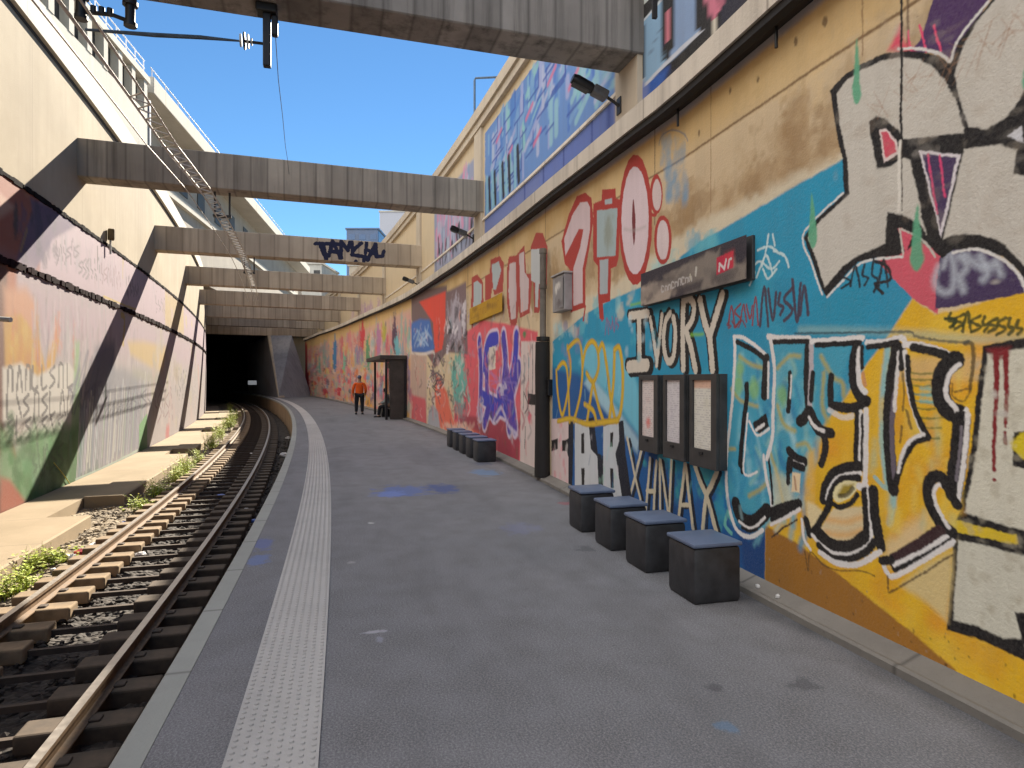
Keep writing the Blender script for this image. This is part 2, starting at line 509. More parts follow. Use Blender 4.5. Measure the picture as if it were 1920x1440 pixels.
# ================================================================ materials in use (albedos)
M = {}
M['asphalt'] = None
def asphalt():
    m, nt, bs = new_mat('asphalt'); b = NB(nt); v = b.coord()
    big = b.noise(v, scale=.5, detail=5); mid = b.noise(v, scale=3, detail=6); fine = b.noise(v, scale=85, detail=3, rough=.8)
    grit = b.n('ShaderNodeTexVoronoi'); grit.inputs['Scale'].default_value = 130; b.l(v, grit.inputs['Vector'])
    c = b.mix(b.rng(big, .3, .7), (.138, .142, .157), (.182, .182, .196))
    c = b.mix(b.rng(mid, .4, .75, 0, .55), c, (.082, .079, .082))
    c = b.mix(b.rng(fine, .45, .72, 0, .75), c, (.36, .36, .37))
    sy = b.n('ShaderNodeSeparateXYZ'); b.l(v, sy.inputs[0])
    c = b.mix(b.math('MULTIPLY', b.rng(b.math('ADD', sy.outputs[1], b.math('MULTIPLY', b.noise(v, scale=2.2, detail=6, off=(5, 5, 0)), .5)), 4.1, 4.42), .75), c, (.035, .034, .037))  # kerb foot: shadow gap painted in as a dark grimy strip
    c = b.mix(b.rng(b.noise(v, sc=(.35, 1.6, 1), scale=1.0, detail=6, off=(2, 8, 0)), .52, .72, 0, .35), c, (.085, .084, .09))
    c = b.mix(b.rng(fine, .25, .42, .6, 0), c, (.045, .043, .046))
    c = b.mix(b.rng(b.noise(v, scale=11, detail=6, rough=.75), .62, .72, 0, .5), c, (.06, .057, .06))
    # spilled wall paint: (pixel measured spot, radii, colour, strength)
    for k, (px, py, rs, rn, colr, amt) in enumerate([
            (745, 921, .55, .42, (.10, .15, .36), .75), (722, 927, .30, .25, (.15, .22, .52), .7), (815, 917, .5, .26, (.06, .09, .24), .8),
            (890, 887, .5, .28, (.13, .24, .42), .6), (965, 992, .3, .25, (.19, .21, .36), .35), (492, 1020, .30, .11, (.11, .15, .38), .6),
            (484, 1050, .22, .12, (.13, .2, .45), .6), (1365, 1365, .07, .05, (.11, .22, .36), .5), (1045, 945, .12, .12, (.36, .08, .10), .5),
            (700, 1186, .03, .10, (.42, .42, .48), .7), (712, 1200, .05, .03, (.32, .34, .42), .5), (692, 981, .05, .05, (.5, .5, .5), .7),
            (657, 1055, .04, .05, (.38, .38, .38), .5), (1340, 1290, .05, .06, (.05, .05, .06), .5), (1510, 1285, .08, .10, (.04, .04, .05), .45),
            (1090, 1030, .15, .1, (.06, .06, .07), .5), (880, 870, .35, .2, (.06, .08, .14), .5), (965, 885, .5, .16, (.05, .055, .09), .55)]):
        s0, n0 = atsn(px, py)
        mp = b.n('ShaderNodeMapping'); mp.vector_type = 'POINT'
        mp.inputs['Location'].default_value = (-s0 / rs, -n0 / rn, 0); mp.inputs['Scale'].default_value = (1 / rs, 1 / rn, 0)
        b.l(v, mp.inputs['Vector'])
        ln = b.n('ShaderNodeVectorMath', operation='LENGTH'); b.l(mp.outputs[0], ln.inputs[0])
        d = b.math('ADD', ln.outputs['Value'], b.math('MULTIPLY', b.math('SUBTRACT', b.noise(v, scale=4.5 / max(rs, .12) ** .5, detail=6, off=(k, k, 0)), .5), 2.2))
        c = b.mix(b.rng(d, .55, 1.05, amt, 0), c, colr)
    b.l(c, bs.inputs['Base Color'])
    bs.inputs['Roughness'].default_value = .82; bs.inputs['Specular IOR Level'].default_value = .35
    b.l(b.bump(b.math('ADD', b.math('MULTIPLY', grit.outputs['Distance'], .8), fine), .55, .006), bs.inputs['Normal'])
    return m
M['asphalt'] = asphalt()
M['beam'] = concrete('beam concrete', (.43, .375, .305), (.30, .26, .215), (.085, .073, .062), streak=.8, board=.46, top=None)
M['beam_grey'] = concrete('grey stained beam concrete', (.36, .335, .31), (.24, .225, .21), (.06, .055, .052), streak=1.0, board=.46)
M['beam_bounce'] = concrete('bounce lit beam concrete', (.56, .47, .36), (.44, .365, .28), (.16, .125, .095), streak=.6, board=.62)  # beam concrete lightened and warmed to stand in for bounced sunlight
M['wallconc'] = concrete('retaining wall concrete', (.35, .30, .22), (.285, .24, .17), (.2, .165, .12), streak=.35, jx=3.4, pits=.25)
M['cream'] = concrete('cream rendered concrete', (.56, .48, .37), (.47, .40, .31), (.24, .19, .14), streak=.35, pits=.15)
M['white'] = concrete('whitewashed coping', (.52, .49, .43), (.45, .425, .37), (.33, .3, .25), streak=.3, jx=4.1, pits=.12)
M['slab'] = concrete('slab edge concrete', (.72, .65, .55), (.62, .56, .47), (.2, .17, .14), streak=.5, jx=2.05, pits=.3)
M['kerb'] = concrete('kerb concrete', (.24, .225, .2), (.17, .16, .145), (.075, .07, .065), streak=.3, jx=1.5, pits=.6)
M['edge'] = concrete('pale platform edge stone', (.36, .37, .345), (.30, .31, .29), (.14, .14, .13), streak=.15, jx=1.02, pits=.35)
M['tactile'] = concrete('white tactile paving', (.50, .485, .47), (.43, .42, .41), (.22, .215, .21), streak=.2, pits=.3)
M['platform_face'] = concrete('sooty platform wall', (.42, .32, .21), (.32, .24, .155), (.12, .09, .065), streak=.6, jx=2.0)
M['duct'] = concrete('pale trough slab concrete', (.30, .235, .155), (.225, .175, .11), (.13, .10, .065), streak=.1, jx=2.4, pits=.4)
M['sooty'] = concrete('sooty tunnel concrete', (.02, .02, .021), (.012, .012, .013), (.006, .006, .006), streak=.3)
M['portal'] = concrete('grey painted portal concrete', (.36, .37, .41), (.28, .285, .31), (.14, .14, .15), streak=.5)
M['tar'] = simple('black bitumen', (.02, .018, .017), .7)
M['black'] = simple('black painted steel', (.012, .012, .013), .45)
M['dark_steel'] = simple('dark oily steel', (.03, .028, .027), .5, .3)
M['rail_side'] = simple('rusty rail side', (.16, .10, .055), .75, 0, .35, 14)
M['rail_top'] = simple('worn rail head', (.42, .38, .33), .38, .85, .15, 20)
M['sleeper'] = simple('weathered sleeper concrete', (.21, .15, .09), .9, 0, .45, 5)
M['sleeper_shaded'] = simple('shaded sleeper concrete', (.075, .055, .038), .85, 0, .5, 5)  # copy of the sleeper concrete, darkened for the shaded right-hand blocks
M['tie'] = simple('rusty tie rod', (.06, .042, .03), .8, 0, .3)
M['ballast'] = None
M['galv'] = simple('galvanised lattice steel', (.50, .47, .42), .5, .2)
M['porcelain'] = simple('pale porcelain', (.55, .56, .52), .3)
M['seat'] = simple('dark grey seat block', (.03, .03, .033), .5, 0, .5, 7, .5, .4)
M['seat_top'] = simple('sky tinted seat top', (.115, .15, .235), .40, 0, .12, 5, .5, .03)  # blue sky reflection put into the colour of the top
M['paper'] = simple('sun bleached paper', (.62, .58, .55), .8, 0, .06, 7)
M['frame'] = simple('dark poster case', (.045, .043, .043), .45, 0, .3)
M['pipe_rust'] = simple('rust streaked pipe', (.17, .15, .13), .75, 0, .5, 3)
M['yellow'] = simple('faded yellow enamel', (.56, .38, .03), .55, 0, .12, 6)
M['glass_dark'] = simple('dark window opening', (.055, .053, .05), .6, 0, .4, 2)
M['bldg'] = concrete('grey building concrete', (.40, .365, .31), (.33, .3, .26), (.2, .18, .15), streak=.3)
M['bldg_pale'] = concrete('pale building render', (.56, .54, .48), (.48, .46, .41), (.3, .28, .25), streak=.3)
M['blue_glass'] = simple('blue glazing', (.03, .075, .17), .18, 0, .3, .3, .6, 0)
M['skin'] = simple('skin', (.38, .22, .15), .55, 0, .1)
M['orange'] = simple('orange safety cloth', (.95, .13, .015), .8, 0, .12)
M['navy'] = simple('dark trousers', (.02, .021, .026), .85, 0, .25)
M['greycloth'] = simple('pale grey cloth', (.26, .28, .27), .85, 0, .2)
M['greencloth'] = simple('mottled pale cloth', (.28, .3, .26), .85, 0, .3)
M['hair'] = simple('dark hair', (.015, .013, .014), .6)
M['leaf'] = simple('yellow green leaf', (.34, .42, .035), .6, 0, .45, 5)
M['leaf2'] = simple('dry yellow leaf', (.42, .38, .06), .65, 0, .4, 5)
M['paint'] = painted('sprayed wall paint')
M['paint_sun'] = painted('sprayed paint on the old wall', grime=.14)

def ballast_mat():
    m, nt, bs = new_mat('dark ballast'); b = NB(nt); v = b.coord()
    vo = b.n('ShaderNodeTexVoronoi'); vo.inputs['Scale'].default_value = 16; b.l(v, vo.inputs['Vector'])
    sep = b.n('ShaderNodeSeparateColor'); b.l(vo.outputs['Color'], sep.inputs[0])
    c = b.mix(sep.outputs[0], (.012, .010, .009), (.045, .035, .028))
    sp = b.n('ShaderNodeSeparateXYZ'); b.l(v, sp.inputs[0])
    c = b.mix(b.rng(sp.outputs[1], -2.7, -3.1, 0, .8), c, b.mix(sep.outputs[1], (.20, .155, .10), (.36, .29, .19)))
    c = b.mix(b.rng(b.noise(v, scale=1.2, detail=4), .45, .7, 0, .6), c, (.04, .032, .026))
    b.l(c, bs.inputs['Base Color']); bs.inputs['Roughness'].default_value = .9
    b.l(b.bump(vo.outputs['Distance'], .9, .04), bs.inputs['Normal'])
    return m
M['ballast'] = ballast_mat()

# ================================================================ ground, track bed, platform
S0, S1 = -9.0, 74.0
NW = 4.25        # lower wall face
NU = 6.03        # upper wall face
NL = -5.5        # left wall face
BEAMS = [9.3, 19.6, 29.9, 40.1, 50.3, 60.2, 69.6]
g = MB(); g.add([(-400, -400, -1.62), (400, -400, -1.62), (400, 600, -1.62), (-400, 600, -1.62)], [(0, 1, 2, 3)])
tag(g.build('ground', simple('bare earth', (.12, .10, .075), .95, 0, .3, .4)), kind='structure')
# ballast bed as an uneven sheet
def bed():
    ss = np.concatenate([np.arange(S0, 22, .09), np.arange(22, 112, .3)])
    nn = np.linspace(-5.2, .0, 70)
    a, b_ = np.meshgrid(ss, nn, indexing='ij')
    base = -1.17 - .05 * np.exp(-((b_ + 1.77) / .35) ** 2) + np.where(b_ > -.55, -.06, 0) - .06 * np.clip((-b_ - 3.2), 0, 1)
    z = base + (vnoise(a * 9, b_ * 9, 4) - .5) * .075 + (vnoise(a * 2, b_ * 2, 5) - .5) * .06
    x, y = PV(a.ravel(), b_.ravel())
    nr = len(nn); nc = len(ss)
    i, j = np.meshgrid(np.arange(nc - 1), np.arange(nr - 1), indexing='ij')
    q = (i * nr + j).ravel()
    m = MB(); m.v = list(zip(x.tolist(), y.tolist(), z.ravel().tolist())); m.pc = list(zip(a.ravel().tolist(), b_.ravel().tolist(), z.ravel().tolist()))
    m.f = np.stack([q, q + nr, q + nr + 1, q + 1], 1).tolist(); m.mi = [0] * len(m.f)
    o = m.build('track_bed', M['ballast'], fix=False, smooth=False)
    return tag(o, kind='structure')
bed()
# loose stones lying on the bed, far too many to count
def stones():
    m = MB()
    bm = bmesh.new(); bmesh.ops.create_icosphere(bm, subdivisions=1, radius=1); bv = [v.co.copy() for v in bm.verts]; bf = [[v.index for v in f.verts] for f in bm.faces]; bm.free()
    V = np.array(bv)
    for k in range(5200):
        s = 1.5 + 30 * random.random() ** 1.7; n = random.uniform(-4.2, -.12)
        r = random.uniform(.018, .042)
        sc = np.array([r * random.uniform(.8, 1.5), r * random.uniform(.7, 1.2), r * random.uniform(.55, .9)])
        an = random.uniform(0, 6.28); ca, sa = math.cos(an), math.sin(an)
        W = V * sc * (1 + RNG.uniform(-.22, .22, (len(V), 1)))
        W = np.stack([W[:, 0] * ca - W[:, 1] * sa, W[:, 0] * sa + W[:, 1] * ca, W[:, 2]], 1)
        px, py, _ = P(s, n)
        zz = -1.155 - (.06 if n > -.55 else 0) - .06 * min(max(-n - 3.2, 0), 1)
        W = W + np.array([px, py, zz + r * .2])
        m.add(W.tolist(), bf, [(s, n, k * .37)] * len(V))
    tag(m.build('ballast', M['ballast'], fix=False), kind='stuff')
stones()

pl = MB()
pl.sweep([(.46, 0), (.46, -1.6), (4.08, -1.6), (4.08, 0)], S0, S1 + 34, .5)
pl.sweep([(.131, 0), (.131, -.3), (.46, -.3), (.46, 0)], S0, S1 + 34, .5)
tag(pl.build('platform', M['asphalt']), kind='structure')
pe = MB()
pe.sweep([(0, .004), (-.012, -.01), (-.012, -.13), (.02, -.14), (.13, -.14), (.13, .004)], S0, S1 + 34, .5)
tag(pe.build('platform_edge', M['edge']), kind='structure')
pf = MB(); pf.sweep([(.06, -.142), (.06, -1.6), (.12, -1.6), (.12, -.142)], S0, S1 + 34, .5)
tag(pf.build('platform_side', M['platform_face']), kind='structure')
# tactile strip: tiles with rows of studs
ts = MB()
ts.sweep([(.477, .004), (.477, .012), (.883, .012), (.883, .004)], S0, S1, .4)
bm = bmesh.new(); bmesh.ops.create_cone(bm, cap_ends=True, segments=6, radius1=.0135, radius2=.009, depth=.007)
sv = [v.co.copy() for v in bm.verts]; sf = [[v.index for v in f.verts] for f in bm.faces]; bm.free()
s = 1.6
while s < 25:
    for k in range(8):
        n = .502 + k * .0508
        x, y, _ = P(s + (.024 if k % 2 else 0), n)
        ts.add([(x + v.x, y + v.y, .0155 + v.z) for v in sv], sf, [(s, n, v.z) for v in sv])
    s += .0508
tag(ts.build('tactile_strip', M['tactile'], fix=False), kind='structure')
kb = MB(); kb.sweep([(4.067, -.1), (4.067, .045), (4.085, .058), (4.12, .05), (4.27, .105), (4.27, -.1)], S0, S1, .4)
tag(kb.build('kerb', M['kerb']), kind='structure')
# street level behind both walls
st = MB(); st.sweep([(6.9, 9.4), (6.9, 9.7), (60, 9.7), (60, 9.4)], S0, S1 + 40, 2)
tag(st.build('street', simple('street paving', (.16, .155, .15), .9, 0, .2, .5)), kind='structure')
st = MB(); st.sweep([(-6.6, 9.2), (-6.6, 9.5), (-7.5, 9.5), (-7.5, 9.2)], S0, S1 + 30, 2)
tag(st.build('street_verge', simple('verge paving', (.2, .19, .175), .9, 0, .2, .5)), kind='structure')

# ---------------------------------------------------------------- slabs of the cable trough beside the track
def trough():
    t = MB()
    t.sweep([(NL + .02, -1.0), (NL + .02, -1.6), (-4.42, -1.6), (-4.42, -.99)], S0, S1, .5)
    tag(t.build('trough_wall', M['duct']), 'long pale concrete trough running along the foot of the left painted wall', 'trough')
    cuts = [(-8, 13.9), (16.2, 25.0), (26.9, 35.4), (37.4, 46.2), (48.3, 60)]
    lab = ['nearest pale concrete slab beside the left rail, edged by weeds and litter', 'second pale concrete slab beside the left rail, crossed by a beam shadow',
           'third pale concrete slab beside the left rail with bright weeds along it', 'fourth pale slab beside the track, half hidden by tall weeds', 'last pale slab beside the track before the tunnel']
    for (a, b_), lb in zip(cuts, lab):
        m = MB(); m.sweep([(-4.40, -.955), (-4.40, -1.5), (-3.60, -1.5), (-3.60, -.98), (-3.63, -.955)], a, b_, .5)
        tag(m.build('trough_slab', M['duct']), lb, 'slab', 'slabs of the trackside trough')
trough()

# ---------------------------------------------------------------- rails and sleepers
NR = (-1.0166, -2.5216)
for n, lb in zip(NR, ('right hand rail with a worn bright head, nearest the platform', 'left hand rusty rail in full sun beside the trough slabs')):
    z = -.862
    prof = [(-.036, 0), (.036, 0), (.036, -.035), (.011, -.05), (.009, -.125), (.065, -.142), (.065, -.155), (-.065, -.155), (-.065, -.142), (-.009, -.125), (-.011, -.05), (-.036, -.035)]
    m = MB(); m.sweep([(n + a, z + b_) for a, b_ in prof], S0, S1 + 30, .5, mis=[1] + [0] * 11)
    tag(m.build('rail', [M['rail_side'], M['rail_top']]), lb, 'rail', 'rails of the curved track')
def sleeper():
    r = empty('sleeper')
    for n in NR:
        m = MB(); m.box((n + .03 * 0, 0, -1.085), (.84, .26, .16), bev=.02)
        m.build('block', M['sleeper'] if n < -2 else M['sleeper_shaded'], r)
        for dx in (-.1, .1):
            c = MB(); c.box((n + dx, .0, -1.005), (.09, .1, .04), bev=.012)
            c.build('rail_clip', M['tie'], r)
    m = MB(); m.box((-1.77, 0, -1.10), (.78, .05, .06)); m.build('tie_bar', M['tie'], r)
    return r
sl = sleeper()
k = 0; s = .6
while s < 84:
    o = sl if k == 0 else copy_tree(sl)
    x, y, _ = P(s, 0); o.location = (x, y, random.uniform(-.012, .006)); o.rotation_euler = (0, 0, th(s) + random.uniform(-.012, .012))
    tag(o, 'concrete twin block sleeper lying in the dark ballast under both rails', 'sleeper', 'sleepers of the curved track')
    k += 1; s += .6

# ---------------------------------------------------------------- left retaining wall (painted face made further down)
LW = empty('retaining_wall', P(20, NL))
LWo = Vector(LW.location)
def under(o, root):
    """keep world placement of a mesh built in world space when it becomes a part"""
    o.parent = root; o.matrix_parent_inverse = Matrix.Translation(-Vector(root.location)); return o
tag(LW, 'tall left retaining wall, graffiti below and bare sunlit concrete above, white coping', 'wall')
m = MB(); m.sweep([(NL - .003, -1.6), (NL - .003, 9.7), (-6.3, 9.7), (-6.3, -1.6)], S0, S1 + 34, .5)
under(m.build('wall_body', M['wallconc']), LW)
m = MB(); m.sweep([(NL + .12, 9.70), (NL + .12, 10.42), (NL + .05, 10.5), (-6.4, 10.5), (-6.4, 9.70)], S0, S1 + 10, .5)
under(m.build('coping', M['white']), LW)
m = MB(); m.sweep([(NL + .02, 9.62), (NL + .02, 9.695), (NL - .1, 9.695), (NL - .1, 9.62)], S0, S1, .5)
under(m.build('drip_strip', M['tar']), LW)
def ragged_ledge(z, h, d, mat, seed):
    """broken rebate running along the wall"""
    m = MB(); s = S0; r = random.Random(seed)
    while s < S1 - 1:
        L = r.uniform(.08, .26); dd = d * r.uniform(.55, 1.2); hh = h * r.uniform(.6, 1.3)
        m.sweep([(NL - .05, z - hh / 2), (NL - .05, z + hh / 2), (NL + dd, z + hh / 2), (NL + dd, z - hh / 2)], s, s + L, L)
        s += L + .001
    return under(m.build('ledge', mat), LW)
ragged_ledge(5.97, .11, .03, simple('tarred joint', (.008, .006, .007), .95, 0, .6, 3, .05), 3)
ragged_ledge(4.17, .15, .055, simple('broken dark rebate', (.012, .005, .006), .95, 0, .7, 3, .05), 5)

# ---------------------------------------------------------------- right hand wall: lower graffiti wall, slab edge, upper wall
RW = empty('graffiti_wall', P(10, NW)); tag(RW, 'long right hand platform wall covered in bright graffiti lettering', 'wall')
m = MB(); m.sweep([(NW + .004, -1.6), (NW + .004, 4.42), (5.2, 4.42), (5.2, -1.6)], S0, S1, .5)
under(m.build('wall_body', M['cream']), RW)
m = MB(); m.sweep([(4.05, 4.45), (4.05, 4.665), (6.3, 4.70), (6.3, 4.425), (4.262, 4.425), (4.262, 4.45)], S0, S1, .5)
under(m.build('slab_edge', M['slab']), RW)
m = MB(); m.sweep([(4.075, 4.38), (4.075, 4.447), (4.247, 4.447), (4.247, 4.40), (4.13, 4.36)], S0, S1, .5)
under(m.build('gutter', M['tar']), RW)
UW = empty('upper_wall', P(10, NU, 4.7)); tag(UW, 'upper right wall with painted bays between cream pilasters and a beige coping', 'wall')
m = MB(); m.sweep([(NU + .004, 4.705), (NU + .004, 10.1), (6.6, 10.1), (6.6, 4.705)], S0, S1, .5)
under(m.build('wall_body', M['cream']), UW)
m = MB(); m.sweep([(NU - .14, 10.13), (NU - .14, 10.38), (NU - .22, 10.38), (NU - .22, 10.74), (6.8, 10.74), (6.8, 10.13)], S0, S1, .5)
under(m.build('coping', M['cream']), UW)
m = MB(); m.sweep([(NU - .05, 7.0), (NU - .05, 7.07), (NU + .02, 7.07), (NU + .02, 7.0)], 10.2, 40.2, .5)
under(m.build('ledge', M['slab']), UW)
for s in BEAMS:
    m = MB(); m.sweep([(NU - .10, 4.71), (NU - .10, 10.12), (NU + .02, 10.12), (NU + .02, 4.71)], s + .04, s + .86, .4)
    under(m.build('pilaster', M['cream']), UW)

# ---------------------------------------------------------------- beams across the cutting
lab = ['nearest concrete beam, thick and grey streaked, crossing the top of the picture', 'second concrete beam across the cutting, dark water streaks on its face',
       'third concrete beam, tagged with dark blue letters', 'fourth concrete beam behind the tagged one, plain brownish face', 'fifth concrete beam, between the plain beam and the tunnel stack',
       'sixth concrete beam, in the stack above the tunnel mouth', 'last concrete beam, just before the tunnel mouth']
BEAM_OBJ = []
for i, (s, lb) in enumerate(zip(BEAMS, lab)):
    n0, n1 = NL - .2, NU + .03
    L = n1 - n0; t = .76; h = 1.04
    x, y, _ = P(s, n0)
    m = MB()
    nseg = 24
    bm = bmesh.new(); bmesh.ops.create_cube(bm, size=1)
    for v in bm.verts: v.co = Vector((v.co.x * L + L / 2, v.co.y * t + t / 2, v.co.z * h + h / 2))
    bmesh.ops.bevel(bm, geom=list(bm.edges), offset=.02, segments=1, affect='EDGES')
    m.bm(bm)
    m.pc = [(a + i * 31.3, b_, c) for a, b_, c in m.v]
    o = m.build('concrete_beam', M['beam_grey'] if i == 0 else M['beam'] if i == 1 else M['beam_bounce'], loc=(x, y, 7.29))
    o.rotation_euler = (0, 0, th(s))
    tag(o, lb, 'beam', 'concrete beams across the cutting'); BEAM_OBJ.append(o)

# ---------------------------------------------------------------- tunnel
TP = empty('tunnel_portal', P(75, 0)); tag(TP, 'dark rectangular tunnel mouth with a sloping grey jamb at the end of the track', 'tunnel')
def prism(pts_front, depth, mat, name, s0):
    """polygon in (n, z) at s0 pushed back along the track"""
    m = MB(); N = len(pts_front)
    V = [P(s0, n, z) for n, z in pts_front] + [P(s0 + depth, n, z) for n, z in pts_front]
    C = [(n, 0, z) for n, z in pts_front] + [(n, depth, z) for n, z in pts_front]
    F = [tuple(range(N)), tuple(range(2 * N - 1, N - 1, -1))] + [(k, (k + 1) % N, (k + 1) % N + N, k + N) for k in range(N)]
    m.add(V, F, C); return under(m.build(name, mat), TP)
prism([(-6.2, 6.75), (6.4, 6.75), (6.4, 8.9), (-6.2, 8.9)], 1.2, M['beam_bounce'], 'lintel', 74.6)
m = MB()
q = [(75.2, .75, -1.5), (75.2, 1.05, 0), (74.9, .2, 6.75), (72.9, 2.9, 6.75), (72.6, 4.6, 0), (72.6, 4.6, -1.5)]
fr = [(74.6, 1.35, -.05), (73.4, .72 + .3, 6.76), (72.2, 2.7, 6.76), (72.0, 4.7, -.05)]
fr = [atsn(516, 746, 0) , atsn(502, 629, 6.76), atsn(547, 629, 6.76), atsn(577, 743, 0)]
fr = [(fr[0][0], max(fr[0][1], .9), -.02), (fr[1][0], fr[1][1], 6.76), (fr[2][0], fr[2][1], 6.76), (fr[3][0], max(fr[3][1], 4.3), -.02)]
bk = [(96.0, .95, -.02), (96.0, .7, 6.76), (96.0, 6.2, 6.76), (96.0, 6.2, -.02)]
V = [P(a, b_, c) for a, b_, c in fr + bk]
m.add(V, [(0, 1, 2, 3), (4, 7, 6, 5), (0, 4, 5, 1), (1, 5, 6, 2), (2, 6, 7, 3), (3, 7, 4, 0)], [(a, b_, c) for a, b_, c in fr + bk])
under(m.build('jamb', M['portal']), TP)
A_, B_c, C_, D_ = [Vector(P(*q)) for q in fr]
nrm = (B_c - A_).cross(D_ - A_).normalized()
if nrm.y > 0: nrm = -nrm
pts4 = [A_, A_.lerp(D_, .16), B_c.lerp(C_, .10), B_c]
m = MB(); V = [p + nrm * .06 for p in pts4] + [p - nrm * .05 for p in pts4]
m.add(V, [(0, 1, 2, 3), (7, 6, 5, 4), (0, 4, 5, 1), (1, 5, 6, 2), (2, 6, 7, 3), (3, 7, 4, 0)])
under(m.build('jamb_edge', M['cream']), TP)
prism([(2.2, -1.6), (6.9, -1.6), (6.9, 9.6), (2.2, 9.6)], .8, M['cream'], 'end_wall', 76.3)
m = MB()
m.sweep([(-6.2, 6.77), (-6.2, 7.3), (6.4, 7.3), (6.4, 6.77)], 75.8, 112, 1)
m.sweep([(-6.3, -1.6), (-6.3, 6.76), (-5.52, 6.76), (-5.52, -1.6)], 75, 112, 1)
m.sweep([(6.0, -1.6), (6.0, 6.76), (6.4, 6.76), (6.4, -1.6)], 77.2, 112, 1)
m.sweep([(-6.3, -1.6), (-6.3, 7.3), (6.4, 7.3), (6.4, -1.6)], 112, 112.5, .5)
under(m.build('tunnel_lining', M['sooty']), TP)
x, y = at(473, 718, 1.55)
d = 74.0; x = (473 - 960) / FOC * d; y = d
m = MB(); m.box((x, y, EYE + (HOR - 717.5) / FOC * d), (1.0, .12, .5), None, bev=.03)
lm, nt, bs = new_mat('lit tunnel panel'); bs.inputs['Emission Color'].default_value = (.8, .85, .9, 1); bs.inputs['Emission Strength'].default_value = .05; bs.inputs['Base Color'].default_value = (.3, .3, .3, 1)
tag(m.build('tunnel_light', lm), 'small lit white panel glowing deep inside the dark tunnel', 'light panel')
# ================================================================ graffiti on the lower right wall
G = Canvas(NW, [(-8, 1.5, .06, 4.42, 60, 60), (1.5, 3.6, .06, 4.42, 420, 860), (3.6, 6.6, .06, 4.42, 470, 640), (6.6, 11.5, .06, 4.42, 250, 400), (11.5, 25, .06, 4.42, 150, 210), (25, 74, .06, 4.42, 130, 90)], 1.3)
G.lift = True
WHT = (186, 182, 172); BLK = (16, 15, 18); BLU = (34, 138, 172); DBL = (20, 82, 142); YEL = (214, 168, 28); OCH = (150, 102, 34)
RED = (160, 52, 44); PNK = (198, 84, 100); PUR = (62, 46, 82); CRM = (208, 190, 150); LBL = (128, 182, 190); GRN = (86, 156, 122); GRY = (158, 166, 170)
def zr(z0, z1, rgb, s0=-9, s1=75, **k): G.fill([(s0, z0), (s1, z0), (s1, z1), (s0, z1)], rgb, metres=True, **k)
rr = random.Random(5)
# bare concrete first
zr(0, 4.5, (204, 184, 150))
zr(3.90, 4.5, (190, 162, 112), soft=.02)
zr(2.9, 3.92, (186, 166, 134), soft=.25, wob=.05)
for k in range(120):
    s = rr.uniform(-6, 40); G.mblot(s, rr.uniform(4.0, 4.4), rr.uniform(.1, .5), rr.uniform(.1, .35), rr.choice([(176, 142, 90), (204, 178, 130), (188, 158, 110)]), .12, .45, k)
for k in range(260):
    s = rr.uniform(1, 12) if k < 200 else rr.uniform(12, 40)
    h = rr.uniform(.08, .3); G.mblot(s, 3.36 - (s - 4) * .012 + rr.gauss(0, .09), rr.uniform(.05, .22), h, rr.choice([(146, 116, 76), (134, 106, 70), (166, 138, 98)]), .06, rr.uniform(.15, .42), k, 1.2)
zr(4.34, 4.45, (170, 168, 172), soft=.03)  # pale strip under the slab: skylight on a chamfer, painted in
G.line([(-8, 3.90), (40, 3.97)], (104, 76, 46), .022, metres=True, soft=.01, a=.85)
for sx in (2.72, 5.9, 9.9, 13.2, 16.4, 19.6): G.line([(sx, 3.4 if sx > 3 else 2.4), (sx, 4.42)], (88, 66, 46), .018, metres=True, soft=.008, a=.8)
for px, top, bot in ((1615, 0, 105), (1332, 165, 400)): G.line([(px, top), (px, bot)], (130, 96, 62), .012, a=.7)
for px, py in ((1545, 42), (1368, 172), (1490, 80), (1310, 250), (1420, 150)): G.blot(px, py, .02, .03, (96, 72, 46), .01, .8, px)

# pale scraped band between the stained concrete and the blue
G.fill([(1580, 286), (1430, 362), (1310, 418), (1240, 466), (1150, 535), (1100, 556), (1036, 598), (1036, 650), (1100, 597), (1205, 547), (1310, 465), (1430, 395), (1580, 312)], (198, 188, 164), soft=.06, a=.9, wob=.06)
# blue field
G.fill([(1600, 285), (1575, 302), (1430, 385), (1310, 455), (1205, 537), (1145, 562), (1100, 587), (1036, 640), (1036, 915), (1435, 1095), (1435, 990), (1447, 947), (1513, 847), (1547, 790), (1580, 753), (1630, 677), (1663, 633), (1710, 560), (1760, 480), (1700, 300)], BLU, soft=.015)
for k in range(60):
    px = rr.uniform(1050, 1640); py = rr.uniform(480, 980)
    if py > 300 + (1600 - px) * .58 and px + (py - 560) * .6 < 1690: G.blot(px, py, rr.uniform(.06, .25), rr.uniform(.05, .22), rr.choice([(44, 152, 180), (30, 126, 158), (56, 160, 184), (34, 132, 160)]), .1, .45, k)
# ragged turquoise fringe along its upper left edge
for k in range(26):
    t = k / 26; px = 1040 + t * 300 + rr.uniform(-10, 10); py = 640 - t * 200 + rr.uniform(-22, 24)
    G.blot(px, py, rr.uniform(.05, .16), rr.uniform(.05, .14), rr.choice([(150, 196, 196), (92, 172, 186), (206, 190, 160), (60, 150, 180)]), .05, .6, k, .9)
G.fill([(1036, 690), (1085, 700), (1130, 760), (1190, 800), (1260, 880), (1370, 930), (1440, 985), (1437, 1095), (1036, 915)], DBL, soft=.08)
G.fill([(1085, 680), (1160, 760), (1205, 830), (1205, 760), (1190, 700), (1150, 650), (1100, 640)], (112, 186, 206), soft=.07, a=.85)
G.fill([(1095, 720), (1150, 790), (1195, 850), (1200, 828), (1150, 755), (1105, 700)], (176, 206, 214), soft=.05, a=.7)
G.fill([(1380, 940), (1440, 990), (1437, 1092), (1395, 1075)], (16, 62, 118), soft=.06)
